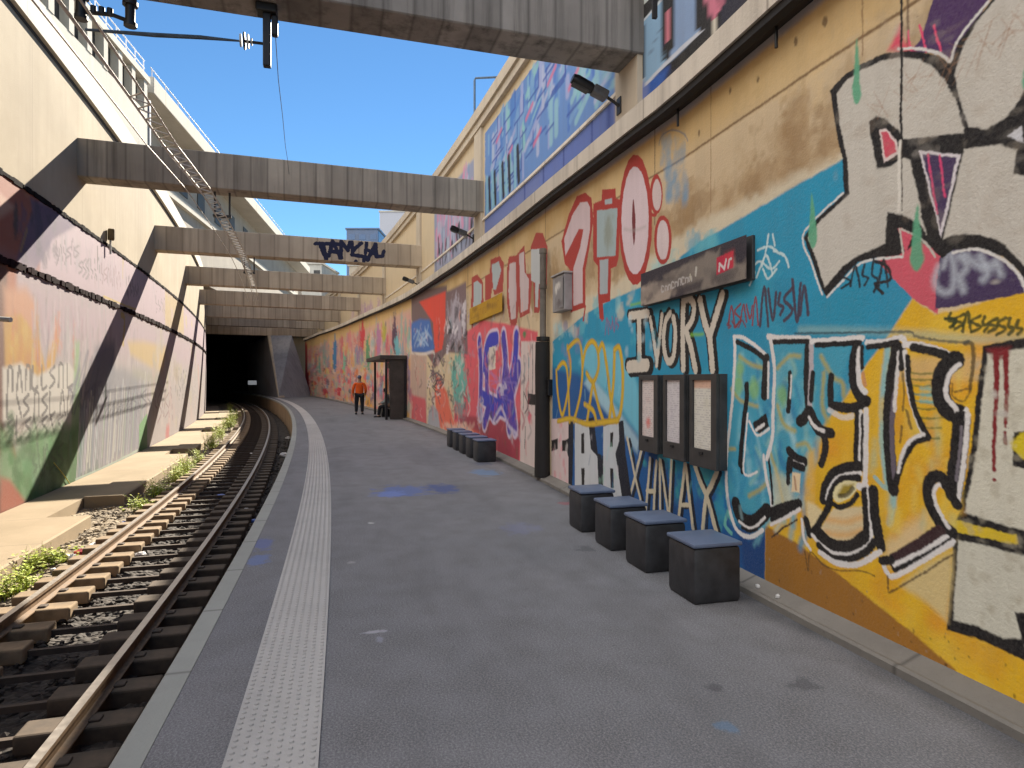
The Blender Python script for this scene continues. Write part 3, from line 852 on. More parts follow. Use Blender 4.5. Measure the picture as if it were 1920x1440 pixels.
for k in range(50):
    G.blot(rr.uniform(1090, 1420), rr.uniform(820, 1000), rr.uniform(.03, .12), rr.uniform(.04, .14), rr.choice([(24, 120, 176), (70, 160, 160), (14, 60, 112), (30, 104, 160), (60, 170, 150)]), .04, .55, k, .9)
G.line([(1365, 960), (1360, 985), (1372, 1000)], (120, 196, 172), .04, a=.7); G.line([(1362, 930), (1368, 970)], (110, 190, 170), .03, a=.6)

# yellow field and its brown band
G.fill([(1712, 558), (1663, 633), (1630, 677), (1580, 753), (1547, 790), (1513, 847), (1447, 947), (1436, 985), (1436, 1095), (1920, 1352), (2200, 1520), (2200, 250), (1920, 540), (1800, 580), (1752, 590)], YEL, soft=.012)
for k in range(150):
    px = rr.uniform(1470, 1920); py = rr.uniform(600, 1300)
    if px > 1720 - (py - 560) * .62: G.blot(px, py, rr.uniform(.03, .13), rr.uniform(.03, .16), rr.choice([(222, 178, 40), (204, 140, 34), (226, 190, 70), (190, 146, 26), (216, 132, 40)]), .06, .42, k)
G.fill([(1436, 985), (1436, 1095), (1800, 1275), (1793, 1255), (1700, 1178), (1600, 1098), (1500, 1022), (1453, 996)], OCH, soft=.012)
for k in range(46):
    px = rr.uniform(1440, 1920); py = 1060 + (px - 1436) * .52 + rr.uniform(-50, 30); G.blot(px, py, rr.uniform(.003, .008), rr.uniform(.004, .011), rr.choice([(70, 48, 26), (150, 130, 110), (96, 66, 30)]), .006, .6, k)
zr(1.70, 1.84, (206, 174, 120), -9, 2.9, soft=.04, a=.75)
G.line([(1500, 618), (1650, 622), (1800, 634), (1920, 636)], (150, 180, 170), .05, soft=.03, a=.5)

# pink and purple wedges
G.fill([(1636, 470), (1700, 466), (1688, 430), (1705, 425), (1765, 470), (1758, 590), (1712, 560), (1650, 497)], PNK)
G.fill([(1752, 580), (1760, 484), (1790, 462), (1830, 462), (1880, 486), (1912, 520), (1925, 548), (1840, 566)], PUR)
for pts in ([(1758, 500), (1752, 530), (1768, 548), (1786, 540), (1788, 500), (1778, 475), (1768, 500)], [(1800, 480), (1812, 500), (1800, 520), (1806, 545)], [(1810, 478), (1836, 500), (1858, 498)], [(1838, 480), (1850, 510), (1842, 525)], [(1866, 490), (1875, 515)]):
    G.line(pts, (176, 184, 194), .036, soft=.025, a=.75)
G.fill([(1688, 115), (1722, 78), (1752, -10), (1870, -30), (1812, 70), (1782, 112), (1740, 100)], (70, 44, 88))
G.fill([(1685, 48), (1664, 96), (1690, 102), (1712, 98), (1690, 72)], (206, 66, 92), soft=.03)
for a, b_ in (((1722, 48), (1734, 100)), ((1748, 50), (1762, 98)), ((1700, 60), (1706, 98))): G.line([a, b_], (214, 70, 110), .012)

# large white and black letter, upper right
G.fill([(1555, 172), (1582, 142), (1612, 122), (1646, 106), (1680, 98), (1722, 99), (1760, 108), (1780, 120), (1795, 80), (1850, 10), (1872, -20), (1990, -60), (1990, 640), (1925, 548), (1908, 510), (1880, 482), (1830, 464), (1785, 470), (1766, 484), (1745, 466), (1724, 452), (1700, 470), (1682, 480), (1640, 484), (1608, 492), (1572, 530), (1550, 556), (1541, 545), (1524, 495), (1506, 446), (1530, 412), (1582, 362), (1578, 300), (1565, 240)], BLK)
G.fill([(1567, 176), (1586, 152), (1615, 131), (1650, 116), (1682, 110), (1720, 114), (1748, 128), (1768, 150), (1790, 192), (1806, 240), (1805, 249), (1740, 258), (1692, 262), (1682, 244), (1662, 226), (1640, 220), (1628, 228), (1632, 262), (1643, 318), (1668, 312), (1694, 296), (1706, 302), (1716, 350), (1727, 406), (1735, 440), (1722, 418), (1690, 402), (1662, 398), (1659, 430), (1659, 456), (1640, 465), (1608, 479), (1579, 499), (1556, 527), (1546, 540), (1532, 492), (1514, 446), (1540, 412), (1592, 364), (1587, 300), (1574, 240)], WHT, soft=.008)
G.fill([(1868, -20), (1862, 2), (1830, 42), (1802, 90), (1788, 140), (1796, 188), (1816, 238), (1848, 243), (1880, 226), (1908, 190), (1930, 150), (1990, 60), (1990, -60)], WHT, soft=.008)
G.fill([(1806, 282), (1830, 276), (1872, 273), (1904, 281), (1899, 326), (1990, 350), (1990, 600), (1925, 505), (1881, 458), (1837, 440), (1787, 440), (1768, 449), (1774, 420), (1790, 350)], WHT, soft=.008)
G.fill([(1886, 258), (1914, 236), (1916, 268)], (190, 192, 198))
G.fill([(1722, 284), (1800, 290), (1764, 446)], (206, 200, 204)); G.fill([(1728, 290), (1793, 295), (1763, 428)], PUR)
for a, b_ in (((1738, 292), (1756, 400)), ((1760, 292), (1770, 370))): G.line([a, b_], (204, 62, 110), .012)
G.fill([(1646, 246), (1660, 241), (1678, 266), (1685, 290), (1656, 306)], (212, 196, 192)); G.fill([(1650, 250), (1660, 247), (1674, 268), (1679, 286), (1659, 298)], (196, 72, 92))
G.fill([(1683, 430), (1689, 428), (1712, 440), (1700, 468), (1697, 478)], (196, 80, 98))
G.line([(1686, 430), (1692, 478)], WHT, .012); G.line([(1690, 430), (1730, 452), (1752, 482)], WHT, .012)
for pts in ([(1551, 556), (1574, 532), (1610, 496), (1642, 486), (1690, 482)], [(1541, 552), (1522, 497), (1504, 447), (1529, 410), (1580, 362)], [(1785, 474), (1830, 467), (1878, 486), (1908, 515), (1924, 548)], [(1682, 93), (1722, 94), (1758, 103), (1778, 116)], [(1781, 116), (1794, 76), (1850, 4)]):
    G.line(pts, (206, 204, 200), .016)
for k in range(150):
    px = rr.uniform(1560, 1930); py = rr.uniform(30, 450); G.blot(px, py, rr.uniform(.012, .06), rr.uniform(.012, .05), rr.choice([(168, 160, 146), (150, 134, 116), (178, 172, 162)]), .015, .16, k, .9)
for k in range(40):
    a = rr.uniform(0, 200); G.line([(1625 + a * 1.4, 210 - a * .9 + rr.uniform(-30, 60)), (1650 + a * 1.4, 190 - a * .9 + rr.uniform(-30, 50))], (150, 112, 84), .008, a=.3)
G.line([(1688, -40), (1688, 270)], (20, 18, 18), .018); G.line([(1686, 268), (1684, 395)], (206, 202, 192), .022); G.line([(1690, 268), (1690, 395)], (60, 52, 46), .008)
for pts in ([(1604, 75), (1599, 145), (1596, 180), (1603, 196), (1612, 182), (1610, 145)], [(1521, 362), (1517, 425), (1516, 450), (1523, 466), (1532, 450), (1529, 415)], [(1718, 384), (1708, 462), (1705, 490), (1718, 510), (1731, 490), (1728, 462)], [(1922, 120), (1914, 150), (1920, 168), (1928, 150)]):
    G.fill(pts, GRN, soft=.01, sm=True, a=.95)

# white letter at the right edge
G.fill([(1843, 648), (1930, 632), (2100, 600), (2100, 1400), (1930, 1245), (1880, 1218), (1827, 1196), (1776, 1182), (1783, 1100), (1788, 1020), (1784, 1000), (1800, 960), (1812, 900), (1822, 838), (1831, 742)], BLK)
G.fill([(1852, 664), (1900, 655), (1940, 648), (2080, 620), (2080, 1060), (1925, 996), (1808, 962), (1822, 902), (1832, 842), (1842, 746)], (198, 195, 178), soft=.008)
G.fill([(1798, 1014), (1850, 1024), (1925, 1044), (2080, 1090), (2080, 1330), (1925, 1218), (1906, 1150), (1922, 1200), (1880, 1196), (1830, 1174), (1788, 1162), (1793, 1090)], (194, 192, 176), soft=.008)
G.fill([(1905, 1148), (1960, 1150), (1960, 1260), (1918, 1205)], BLK)
G.fill([(1786, 982), (1796, 976), (1908, 1004), (1912, 1022), (1790, 998)], (206, 178, 40)); G.fill([(1902, 810), (1975, 800), (1975, 890), (1898, 874)], BLK); G.blot(1922, 836, .05, .05, (200, 180, 30), .01)
G.fill([(1850, 655), (1894, 650), (1888, 668), (1874, 674), (1862, 670)], (116, 22, 30), soft=.02)
G.line([(1868, 664), (1868, 740), (1865, 800), (1864, 882)], (120, 20, 28), .03, taper=.4); G.line([(1885, 662), (1887, 740), (1886, 800)], (120, 20, 28), .03, taper=.5); G.line([(1886, 812), (1886, 832)], (110, 20, 28), .018); G.blot(1864, 900, .012, .014, (120, 20, 28), .005)
for k in range(60):
    G.blot(rr.uniform(1810, 1925), rr.uniform(680, 1180), rr.uniform(.01, .03), rr.uniform(.01, .03), (166, 160, 140), .012, .4, k)

# the four tall outlined letters
def W_(pts, w=.03, **k): G.line(pts, (212, 209, 206), w * 1.3, **k)
def B_(pts, w=.035, **k): G.line(pts, BLK, w * 1.5, **k)
G.fill([(1378, 634), (1440, 675), (1442, 635), (1515, 635), (1600, 640), (1565, 760), (1545, 800), (1520, 860), (1500, 930), (1440, 985), (1415, 1000), (1390, 990), (1366, 930), (1364, 850), (1374, 700)], (66, 152, 176), soft=.03, a=.8)
for k in range(90):
    px = rr.uniform(1370, 1530); py = rr.uniform(660, 970); G.line([(px, py), (px + rr.uniform(-6, 14), py + rr.uniform(14, 40)), (px + rr.uniform(-12, 20), py + rr.uniform(40, 80))], rr.choice([(120, 184, 194), (44, 134, 172), (150, 190, 170), (96, 170, 190), (30, 112, 160), (160, 196, 204)]), rr.uniform(.02, .06), soft=.03, a=.6)
for pts in ([(1386, 668), (1405, 682), (1430, 690)], [(1372, 730), (1390, 752), (1420, 762)], [(1364, 842), (1378, 842)], [(1405, 930), (1425, 918), (1440, 905)], [(1445, 850), (1460, 900), (1468, 940)], [(1458, 690), (1480, 668), (1500, 668)], [(1458, 760), (1470, 795), (1490, 808)], [(1540, 668), (1560, 705), (1580, 718), (1582, 745)], [(1545, 700), (1542, 760), (1552, 790)], [(1495, 835), (1512, 832), (1520, 845)]):
    G.line(pts, (178, 160, 62), .035, soft=.02, a=.75)
for px, py in ((1385, 722), (1415, 728), (1466, 740), (1388, 690)): G.blot(px, py, .06, .07, (136, 180, 60), .04, .6, px)
G.fill([(1515, 850), (1528, 842), (1530, 900), (1528, 960), (1516, 985), (1508, 930)], (216, 168, 60), soft=.03, a=.8)
G.fill([(1452, 880), (1480, 900), (1490, 940), (1480, 965), (1450, 955), (1447, 900)], (206, 196, 160), soft=.05, a=.6)
G.fill([(1514, 940), (1528, 945), (1545, 960), (1530, 1000), (1516, 995)], (214, 196, 150), soft=.02)
G.fill([(1486, 885), (1502, 888), (1500, 925), (1484, 922)], (216, 196, 160)); G.line([(1490, 895), (1493, 918)], (176, 140, 110), .02)
G.fill([(1534, 1000), (1562, 955), (1600, 950), (1622, 950), (1622, 1000), (1605, 1020), (1575, 1024), (1550, 1016)], CRM, soft=.012)
for y in (975, 1000): G.line([(1552, y), (1585, y + 4), (1615, y - 4)], (214, 158, 78), .035, soft=.03, a=.7)
G.fill([(1655, 1020), (1700, 985), (1740, 960), (1770, 990), (1790, 1010), (1700, 1060), (1662, 1060)], CRM, soft=.05, a=.75)
G.fill([(1690, 1098), (1735, 1062), (1788, 1034), (1786, 1100), (1776, 1165), (1740, 1132)], (204, 182, 126), soft=.03)
G.fill([(1640, 680), (1662, 650), (1676, 650), (1664, 720), (1660, 800), (1664, 890), (1690, 960), (1660, 1010), (1640, 930), (1626, 800)], (214, 172, 40), soft=.03, a=.8)
G.line([(1664, 656), (1656, 740), (1656, 830), (1664, 900), (1676, 930), (1668, 980)], LBL, .05, soft=.015, a=.9)
G.line([(1640, 895), (1660, 915), (1675, 920)], LBL, .03, a=.8)
for k in range(70):
    px = rr.uniform(1632, 1800); py = rr.uniform(680, 1000); G.line([(px, py), (px + rr.uniform(-8, 8), py + rr.uniform(16, 50))], rr.choice([(222, 176, 50), (206, 146, 44), (232, 196, 96), (196, 156, 44), (170, 178, 140)]), rr.uniform(.02, .05), soft=.03, a=.5)
for k, y in enumerate((698, 710, 722, 738, 752, 765, 782, 800, 820)):
    x0 = 1704 + k * 3; G.line([(x0, y), (x0 + 20, y + 3), (x0 + 46 - (k % 3) * 6, y + 2)], (96, 104, 44) if k not in (3, 4) else (70, 130, 120), .011, a=.75)
for y in (728, 740, 752): G.line([(1728, y), (1752, y + 3)], (120, 176, 170), .02, soft=.015, a=.8)
# first letter
W_([(1376, 632), (1378, 660), (1374, 740), (1366, 820), (1362, 870), (1364, 930), (1376, 982), (1392, 1003), (1412, 1006), (1430, 994)], .03)
W_([(1376, 631), (1394, 634), (1418, 650), (1438, 668)], .026); B_([(1382, 641), (1408, 654), (1436, 674)], .03)
B_([(1437, 672), (1435, 705), (1433, 742)], .055); W_([(1441, 680), (1440, 745)], .02)
G.fill([(1411, 794), (1436, 776), (1442, 800), (1424, 814), (1416, 808)], BLK); W_([(1418, 806), (1432, 796)], .022)
W_([(1405, 790), (1420, 816), (1442, 804)], .018)
B_([(1400, 722), (1400, 750), (1396, 780), (1391, 830), (1388, 870)], .04); B_([(1389, 850), (1392, 885)], .03); W_([(1402, 775), (1398, 830), (1394, 880), (1402, 892), (1420, 885)], .016)
B_([(1380, 945), (1388, 968), (1404, 980), (1420, 976), (1438, 958)], .085); W_([(1386, 978), (1402, 990), (1416, 988), (1434, 970)], .02); B_([(1392, 990), (1406, 996), (1420, 992)], .02)
W_([(1432, 855), (1438, 900), (1445, 930), (1448, 950)], .026); B_([(1440, 850), (1446, 900), (1449, 945)], .018)
# second letter
W_([(1440, 631), (1470, 634), (1518, 635)], .034); B_([(1448, 641), (1512, 640)], .026); W_([(1444, 636), (1452, 690), (1450, 760), (1448, 820), (1438, 860)], .03)
B_([(1515, 644), (1513, 690), (1513, 730), (1516, 770)], .045); G.line([(1521, 645), (1521, 700), (1518, 760)], (176, 168, 172), .045); B_([(1524, 700), (1521, 750)], .03)
B_([(1481, 700), (1481, 730), (1478, 770)], .03); W_([(1484, 704), (1482, 745)], .014)
B_([(1500, 790), (1510, 782), (1517, 772), (1526, 790), (1536, 806)], .06); B_([(1536, 806), (1558, 812)], .05); B_([(1536, 806), (1545, 818), (1548, 842), (1540, 870)], .04); W_([(1517, 782), (1528, 800), (1545, 808)], .022)
B_([(1480, 845), (1492, 858), (1508, 866)], .05); W_([(1480, 860), (1495, 870), (1506, 872)], .022); B_([(1480, 880), (1482, 865)], .05); B_([(1478, 890), (1478, 905)], .03); B_([(1490, 872), (1505, 878)], .04)
B_([(1445, 962), (1470, 952), (1498, 945)], .05); B_([(1448, 975), (1475, 962), (1500, 948)], .03); W_([(1446, 985), (1475, 970), (1500, 955)], .022)
G.line([(1448, 1008), (1470, 990), (1495, 975)], (60, 46, 34), .014, sm=False)
# third letter
W_([(1522, 640), (1570, 638), (1616, 634)], .034); B_([(1530, 647), (1575, 645), (1612, 643)], .026)
B_([(1558, 705), (1557, 735), (1558, 758)], .035); B_([(1560, 760), (1580, 764), (1605, 764), (1625, 752)], .045); W_([(1555, 770), (1580, 782), (1598, 780)], .03, a=.7)
B_([(1606, 648), (1600, 680), (1600, 712), (1610, 740), (1624, 752)], .05); W_([(1612, 655), (1609, 690), (1612, 720), (1622, 735)], .03); B_([(1616, 650), (1616, 690)], .02); G.line([(1618, 700), (1622, 722)], (196, 140, 90), .03)
B_([(1610, 778), (1609, 820), (1608, 872)], .045); W_([(1615, 772), (1614, 830), (1613, 876)], .024); B_([(1619, 780), (1618, 880)], .024); W_([(1624, 768), (1624, 830), (1622, 905)], .03)
B_([(1545, 936), (1548, 915), (1560, 893), (1582, 880), (1609, 876)], .055); W_([(1551, 935), (1558, 912), (1572, 897), (1595, 889), (1614, 888)], .024); B_([(1555, 942), (1564, 915), (1580, 900), (1610, 896)], .036)
G.fill([(1562, 930), (1568, 912), (1585, 902), (1602, 902), (1612, 908), (1602, 925), (1586, 938), (1570, 942)], (222, 208, 160), sm=True); G.fill([(1570, 928), (1580, 911), (1602, 908), (1594, 924), (1578, 934)], (150, 130, 40), soft=.02); B_([(1574, 930), (1588, 928), (1600, 916)], .02, a=.7)
B_([(1560, 944), (1575, 951), (1595, 944), (1608, 928)], .026); W_([(1612, 912), (1626, 916)], .04)
B_([(1556, 948), (1545, 968), (1533, 988), (1520, 1003)], .036); B_([(1512, 975), (1518, 1000)], .04)
B_([(1533, 1000), (1550, 1018), (1575, 1030), (1602, 1027), (1622, 1012)], .075); B_([(1624, 925), (1627, 960), (1627, 1000), (1620, 1016)], .05); W_([(1524, 1004), (1540, 1022), (1565, 1038), (1595, 1040), (1622, 1028), (1634, 1014), (1633, 970), (1629, 920)], .022); B_([(1535, 1022), (1560, 1045), (1592, 1049), (1625, 1035), (1640, 1016)], .032); B_([(1638, 920), (1642, 970), (1652, 1025)], .05)
W_([(1538, 1036), (1570, 1056), (1610, 1058), (1650, 1035)], .03)
G.line([(1510, 1035), (1516, 1070), (1520, 1035), (1545, 1060), (1575, 1070), (1610, 1070), (1640, 1080)], (70, 52, 24), .012, a=.7)
W_([(1504, 975), (1508, 1010), (1520, 1030)], .02)
# fourth letter
B_([(1682, 652), (1672, 710), (1667, 770), (1667, 830), (1672, 890), (1676, 918)], .055); G.line([(1677, 740), (1672, 800), (1674, 860), (1678, 896)], (96, 88, 100), .035); W_([(1686, 660), (1680, 720), (1677, 770)], .02); B_([(1692, 655), (1690, 690)], .03)
W_([(1626, 642), (1660, 640), (1690, 634), (1697, 646)], .03); B_([(1628, 650), (1650, 648), (1682, 642)], .026)
W_([(1698, 646), (1735, 650), (1775, 664), (1796, 680)], .034); B_([(1712, 652), (1745, 658), (1772, 666)], .034)
W_([(1697, 660), (1700, 700), (1706, 740), (1718, 780), (1733, 815)], .022); B_([(1702, 670), (1704, 710), (1714, 760), (1728, 795), (1740, 818)], .024); B_([(1740, 820), (1718, 826), (1704, 842), (1690, 870), (1680, 905)], .03); W_([(1732, 814), (1712, 822), (1694, 845), (1684, 885)], .018)
G.line([(1693, 700), (1695, 740), (1693, 770)], (70, 60, 30), .016, a=.7); G.line([(1700, 770), (1709, 802)], (60, 50, 30), .02, a=.7); G.line([(1692, 800), (1688, 828)], (60, 50, 30), .018, a=.7)
B_([(1790, 676), (1772, 692), (1764, 720), (1766, 748), (1780, 770), (1797, 776)], .075); W_([(1798, 684), (1782, 700), (1774, 724), (1776, 746), (1790, 764), (1802, 784), (1812, 768)], .022)
G.line([(1810, 645), (1824, 648), (1823, 690), (1818, 728)], (60, 50, 26), .022, a=.8); G.line([(1786, 720), (1786, 742), (1806, 752), (1818, 730), (1790, 735)], (60, 50, 26), .012, a=.7)
B_([(1803, 788), (1800, 830), (1794, 880), (1788, 925)], .07); W_([(1815, 775), (1812, 830), (1806, 880), (1797, 940)], .022); G.line([(1804, 800), (1800, 850), (1794, 900)], (110, 104, 112), .018)
B_([(1776, 905), (1760, 894), (1746, 900), (1741, 925), (1750, 955), (1768, 985), (1785, 1000)], .05); W_([(1776, 918), (1760, 910), (1752, 925), (1760, 955), (1780, 990)], .018); B_([(1772, 910), (1785, 930), (1796, 948)], .035)
G.line([(1676, 1052), (1720, 1026), (1762, 998)], (52, 30, 34), .08); B_([(1680, 1066), (1730, 1042), (1782, 1010)], .035); W_([(1678, 1060), (1730, 1034), (1776, 1006)], .02); W_([(1655, 1050), (1665, 1075), (1680, 1080), (1740, 1048), (1788, 1016)], .024); B_([(1654, 1052), (1672, 1050)], .035)
G.line([(1666, 1082), (1667, 1112), (1700, 1095), (1745, 1068), (1788, 1040)], (62, 44, 24), .012, sm=False, a=.8)
G.line([(1490, 625), (1600, 624), (1700, 622), (1720, 632), (1800, 642), (1815, 640)], (40, 60, 66), .016, a=.7)
# small tags
G.scribble(1776, 600, 1920, 615, (46, 56, 20), .018, 9, 3, .9, 17); G.line([(1773, 598), (1790, 598), (1786, 612)], (46, 56, 20), .02)
G.scribble(1580, 520, 1668, 512, (22, 22, 30), .018, 5, 8, .95, 28); G.line([(1640, 490), (1662, 500), (1668, 525), (1640, 532), (1655, 550)], (22, 22, 30), .02)
G.scribble(1368, 592, 1424, 582, (136, 50, 52), .022, 5, 4, .9, 22); G.scribble(1428, 575, 1518, 562, (66, 40, 56), .03, 6, 6, .9, 32); G.scribble(1362, 610, 1400, 606, (120, 40, 44), .018, 3, 14, .8, 8)
for k, pts in enumerate(([(1440, 440), (1436, 468), (1428, 500)], [(1420, 470), (1440, 462), (1455, 470)], [(1412, 500), (1425, 490), (1445, 505), (1460, 490)], [(1418, 520), (1436, 480), (1448, 515)], [(1450, 470), (1470, 480), (1478, 500)], [(1405, 535), (1415, 510)], [(1430, 505), (1440, 522), (1455, 505)], [(1448, 440), (1452, 460)])):
    G.line(pts, (196, 216, 220), .02, a=.85)

# tall white word with black shadow, above the poster cases
LET = [([(1181, 592), (1214, 588)], .10), ([(1198, 592), (1199, 672)], .11), ([(1179, 688), (1212, 684)], .15),
       ([(1219, 596), (1226, 640), (1231, 672)], .06), ([(1241, 590), (1237, 630), (1231, 685)], .06),
       ([(1256, 587), (1247, 605), (1244, 640), (1249, 672), (1257, 678), (1264, 660), (1266, 620), (1262, 595)], .075),
       ([(1281, 562), (1280, 620), (1281, 692)], .085), ([(1281, 564), (1293, 560), (1301, 575), (1297, 600), (1285, 620)], .075), ([(1286, 620), (1295, 650), (1304, 694)], .08),
       ([(1312, 562), (1320, 600), (1330, 632)], .08), ([(1354, 552), (1343, 590), (1330, 632)], .08), ([(1330, 632), (1333, 662), (1336, 694)], .08)]
for pts, w in LET: G.line([(x + 5, y + 2) for x, y in pts], BLK, w * 1.5)
for pts, w in LET: G.line([(x - 2, y - 4) for x, y in pts], BLK, w * 1.15)
for pts, w in LET: G.line(pts, (198, 190, 176), w, grain=.015)
G.line([(1183, 572), (1210, 566)], (118, 176, 60), .03, soft=.02, a=.8); G.line([(1296, 628), (1318, 626)], (120, 180, 60), .03, soft=.02, a=.8)
for k in range(16): G.blot(rr.uniform(1170, 1240), rr.uniform(600, 680), .04, .05, rr.choice([(180, 200, 206), (70, 160, 180)]), .04, .5, k, .9)
# word under the cases
LET = [([(1176, 822), (1184, 860), (1191, 895), (1201, 936)], .05), ([(1203, 843), (1193, 885), (1181, 932)], .05),
       ([(1219, 860), (1215, 910), (1211, 958)], .05), ([(1231, 866), (1228, 910), (1226, 958)], .05), ([(1213, 921), (1228, 921)], .05),
       ([(1237, 862), (1238, 958)], .045), ([(1239, 864), (1246, 915), (1253, 964)], .045), ([(1259, 864), (1257, 915), (1255, 964)], .045),
       ([(1284, 871), (1279, 920), (1273, 966)], .05), ([(1286, 871), (1292, 930), (1300, 992)], .05), ([(1277, 947), (1292, 947)], .04),
       ([(1303, 873), (1314, 905), (1325, 930), (1335, 965), (1344, 1000)], .06), ([(1345, 884), (1335, 908), (1325, 930), (1321, 960), (1318, 993)], .06)]
for pts, w in LET: G.line([(x + 5, y + 3) for x, y in pts], (14, 24, 40), w * 1.2)
for pts, w in LET: G.line(pts, (196, 186, 160), w)
# block letters
for pts in ([(1032, 786), (1070, 782), (1070, 835), (1068, 915), (1032, 898)], [(1074, 790), (1108, 782), (1116, 850), (1128, 856), (1128, 945), (1074, 915)], [(1128, 798), (1164, 788), (1168, 850), (1180, 935), (1126, 940)]):
    G.fill([(x + 5, y) for x, y in pts], (12, 20, 36))
G.fill([(1034, 786), (1066, 784), (1066, 822), (1058, 828), (1066, 858), (1066, 912), (1034, 897)], (206, 186, 184))
G.fill([(1078, 792), (1103, 786), (1108, 842), (1120, 856), (1124, 940), (1078, 916)], (192, 196, 198)); G.fill([(1131, 800), (1160, 791), (1161, 828), (1154, 850), (1166, 930), (1131, 936)], (188, 194, 198))
for pts in ([(1090, 814), (1095, 812), (1096, 850), (1090, 850)], [(1090, 878), (1096, 878), (1096, 920), (1091, 920)], [(1144, 812), (1150, 810), (1149, 838), (1144, 838)], [(1144, 878), (1150, 878), (1151, 915), (1145, 915)], [(1034, 826), (1046, 822), (1046, 842), (1034, 846)], [(1054, 826), (1066, 824), (1066, 846), (1054, 846)]):
    G.fill(pts, BLK)
for k in range(22): G.blot(rr.uniform(1034, 1066), rr.uniform(790, 905), .04, .05, rr.choice([(214, 150, 160), (220, 210, 206), (190, 170, 168), (206, 120, 130)]), .03, .5, k, .9)
for k in range(10): G.blot(rr.uniform(1082, 1160), rr.uniform(800, 920), .04, .05, rr.choice([(150, 196, 176), (206, 200, 206)]), .03, .4, k, .9)
# olive yellow outlined letters
for pts in ([(1043, 695), (1046, 740), (1054, 778), (1064, 740), (1070, 690), (1064, 650)], [(1046, 690), (1056, 680), (1064, 700), (1068, 790)], [(1064, 655), (1078, 640), (1088, 646), (1092, 690), (1088, 740), (1076, 790)], [(1092, 690), (1098, 655), (1110, 640), (1120, 655), (1122, 690), (1112, 716), (1100, 700)], [(1112, 716), (1106, 755), (1100, 795)], [(1112, 716), (1122, 760), (1132, 792)], [(1122, 660), (1130, 646), (1138, 690), (1144, 740), (1152, 780)], [(1152, 660), (1150, 720), (1142, 790)], [(1152, 656), (1162, 654), (1168, 710), (1164, 770), (1156, 790)], [(1046, 790), (1070, 785), (1100, 795), (1130, 792), (1158, 788)], [(1096, 758), (1112, 770), (1118, 790)]):
    G.line(pts, (182, 148, 40), .085, soft=.015)
    G.line(pts, (206, 170, 44), .045, soft=.015)
for k in range(14): G.blot(rr.uniform(1040, 1090), rr.uniform(600, 680), .08, .07, rr.choice([(196, 120, 110), (150, 196, 206), (110, 120, 170), (206, 190, 176)]), .06, .5, k, .9)
G.scribble(1136, 612, 1162, 606, (150, 66, 110), .03, 4, 2, .6, 12)

# red outlined throw-up letters above the cases
def Z5(pts): return [(820 + x / 4, 240 + y / 4) for x, y in pts]
G.fill(Z5([(930, 850), (985, 650), (1045, 515), (1105, 485), (1155, 525), (1170, 700), (1140, 900), (1110, 1060), (1110, 1345), (1000, 1385), (992, 1060), (955, 1020)]), RED, sm=False)
G.fill(Z5([(952, 830), (1010, 660), (1070, 560), (1125, 555), (1145, 600), (1145, 760), (1122, 900), (1090, 1050), (1090, 1310), (1020, 1335), (1020, 1050), (1070, 900), (1095, 760), (1060, 760), (960, 960)]), (196, 176, 178))
G.fill(Z5([(1168, 570), (1230, 545), (1235, 465), (1335, 455), (1338, 530), (1372, 540), (1358, 980), (1342, 1040), (1302, 1055), (1296, 1300), (1240, 1315), (1250, 1440), (1215, 1430), (1205, 1260), (1203, 1040), (1168, 990)]), RED)
G.fill(Z5([(1196, 622), (1350, 600), (1336, 958), (1196, 972)]), (150, 166, 168)); G.fill(Z5([(1255, 540), (1310, 530), (1310, 570), (1255, 578)]), GRY); G.fill(Z5([(1217, 992), (1282, 985), (1276, 1240), (1217, 1248)]), GRY)
G.blot(820 + 1280 / 4, 240 + 780 / 4, .14, .2, (128, 132, 116), .08, .7, 3)
def ell(cx, cy, rx, ry, k=22): return Z5([(cx + rx * math.cos(i / k * 6.283), cy + ry * math.sin(i / k * 6.283)) for i in range(k)])
G.fill(ell(1485, 690, 125, 490), RED); G.fill(ell(1482, 695, 102, 405), (202, 184, 188)); G.fill(Z5([(1470, 535), (1486, 700), (1474, 885), (1460, 750), (1460, 620)]), (110, 40, 44), sm=True)
G.fill(ell(1640, 500, 48, 150), RED); G.fill(ell(1645, 505, 34, 118), (196, 178, 176)); G.fill(ell(1690, 840, 66, 185), RED); G.fill(ell(1690, 842, 46, 150), (200, 184, 184))
G.fill(Z5([(1590, 640), (1650, 640), (1640, 665), (1600, 670)]), RED)
G.line(Z5([(1110, 1340), (1095, 1440)]), RED, .05); G.line(Z5([(1230, 1320), (1235, 1440)]), RED, .05)
G.line(Z5([(1400, 760), (1480, 770), (1560, 740)]), (160, 150, 146), .03, soft=.03, a=.5)
for k in range(30):
    G.line(Z5([(rr.uniform(1670, 1880), rr.uniform(40, 600)), (rr.uniform(1670, 1880), rr.uniform(60, 600))][:1] + [(rr.uniform(1690, 1870), rr.uniform(60, 590))])[:2], (110, 144, 170), .02, soft=.02, a=.12)
for k in range(26): G.blot(820 + rr.uniform(1690, 1860) / 4, 240 + rr.uniform(60, 560) / 4, .05, .07, (104, 140, 166), .05, .45, k, .9)
G.line(ell(1770, 130, 110, 110)[11:], (100, 110, 130), .018, a=.6)
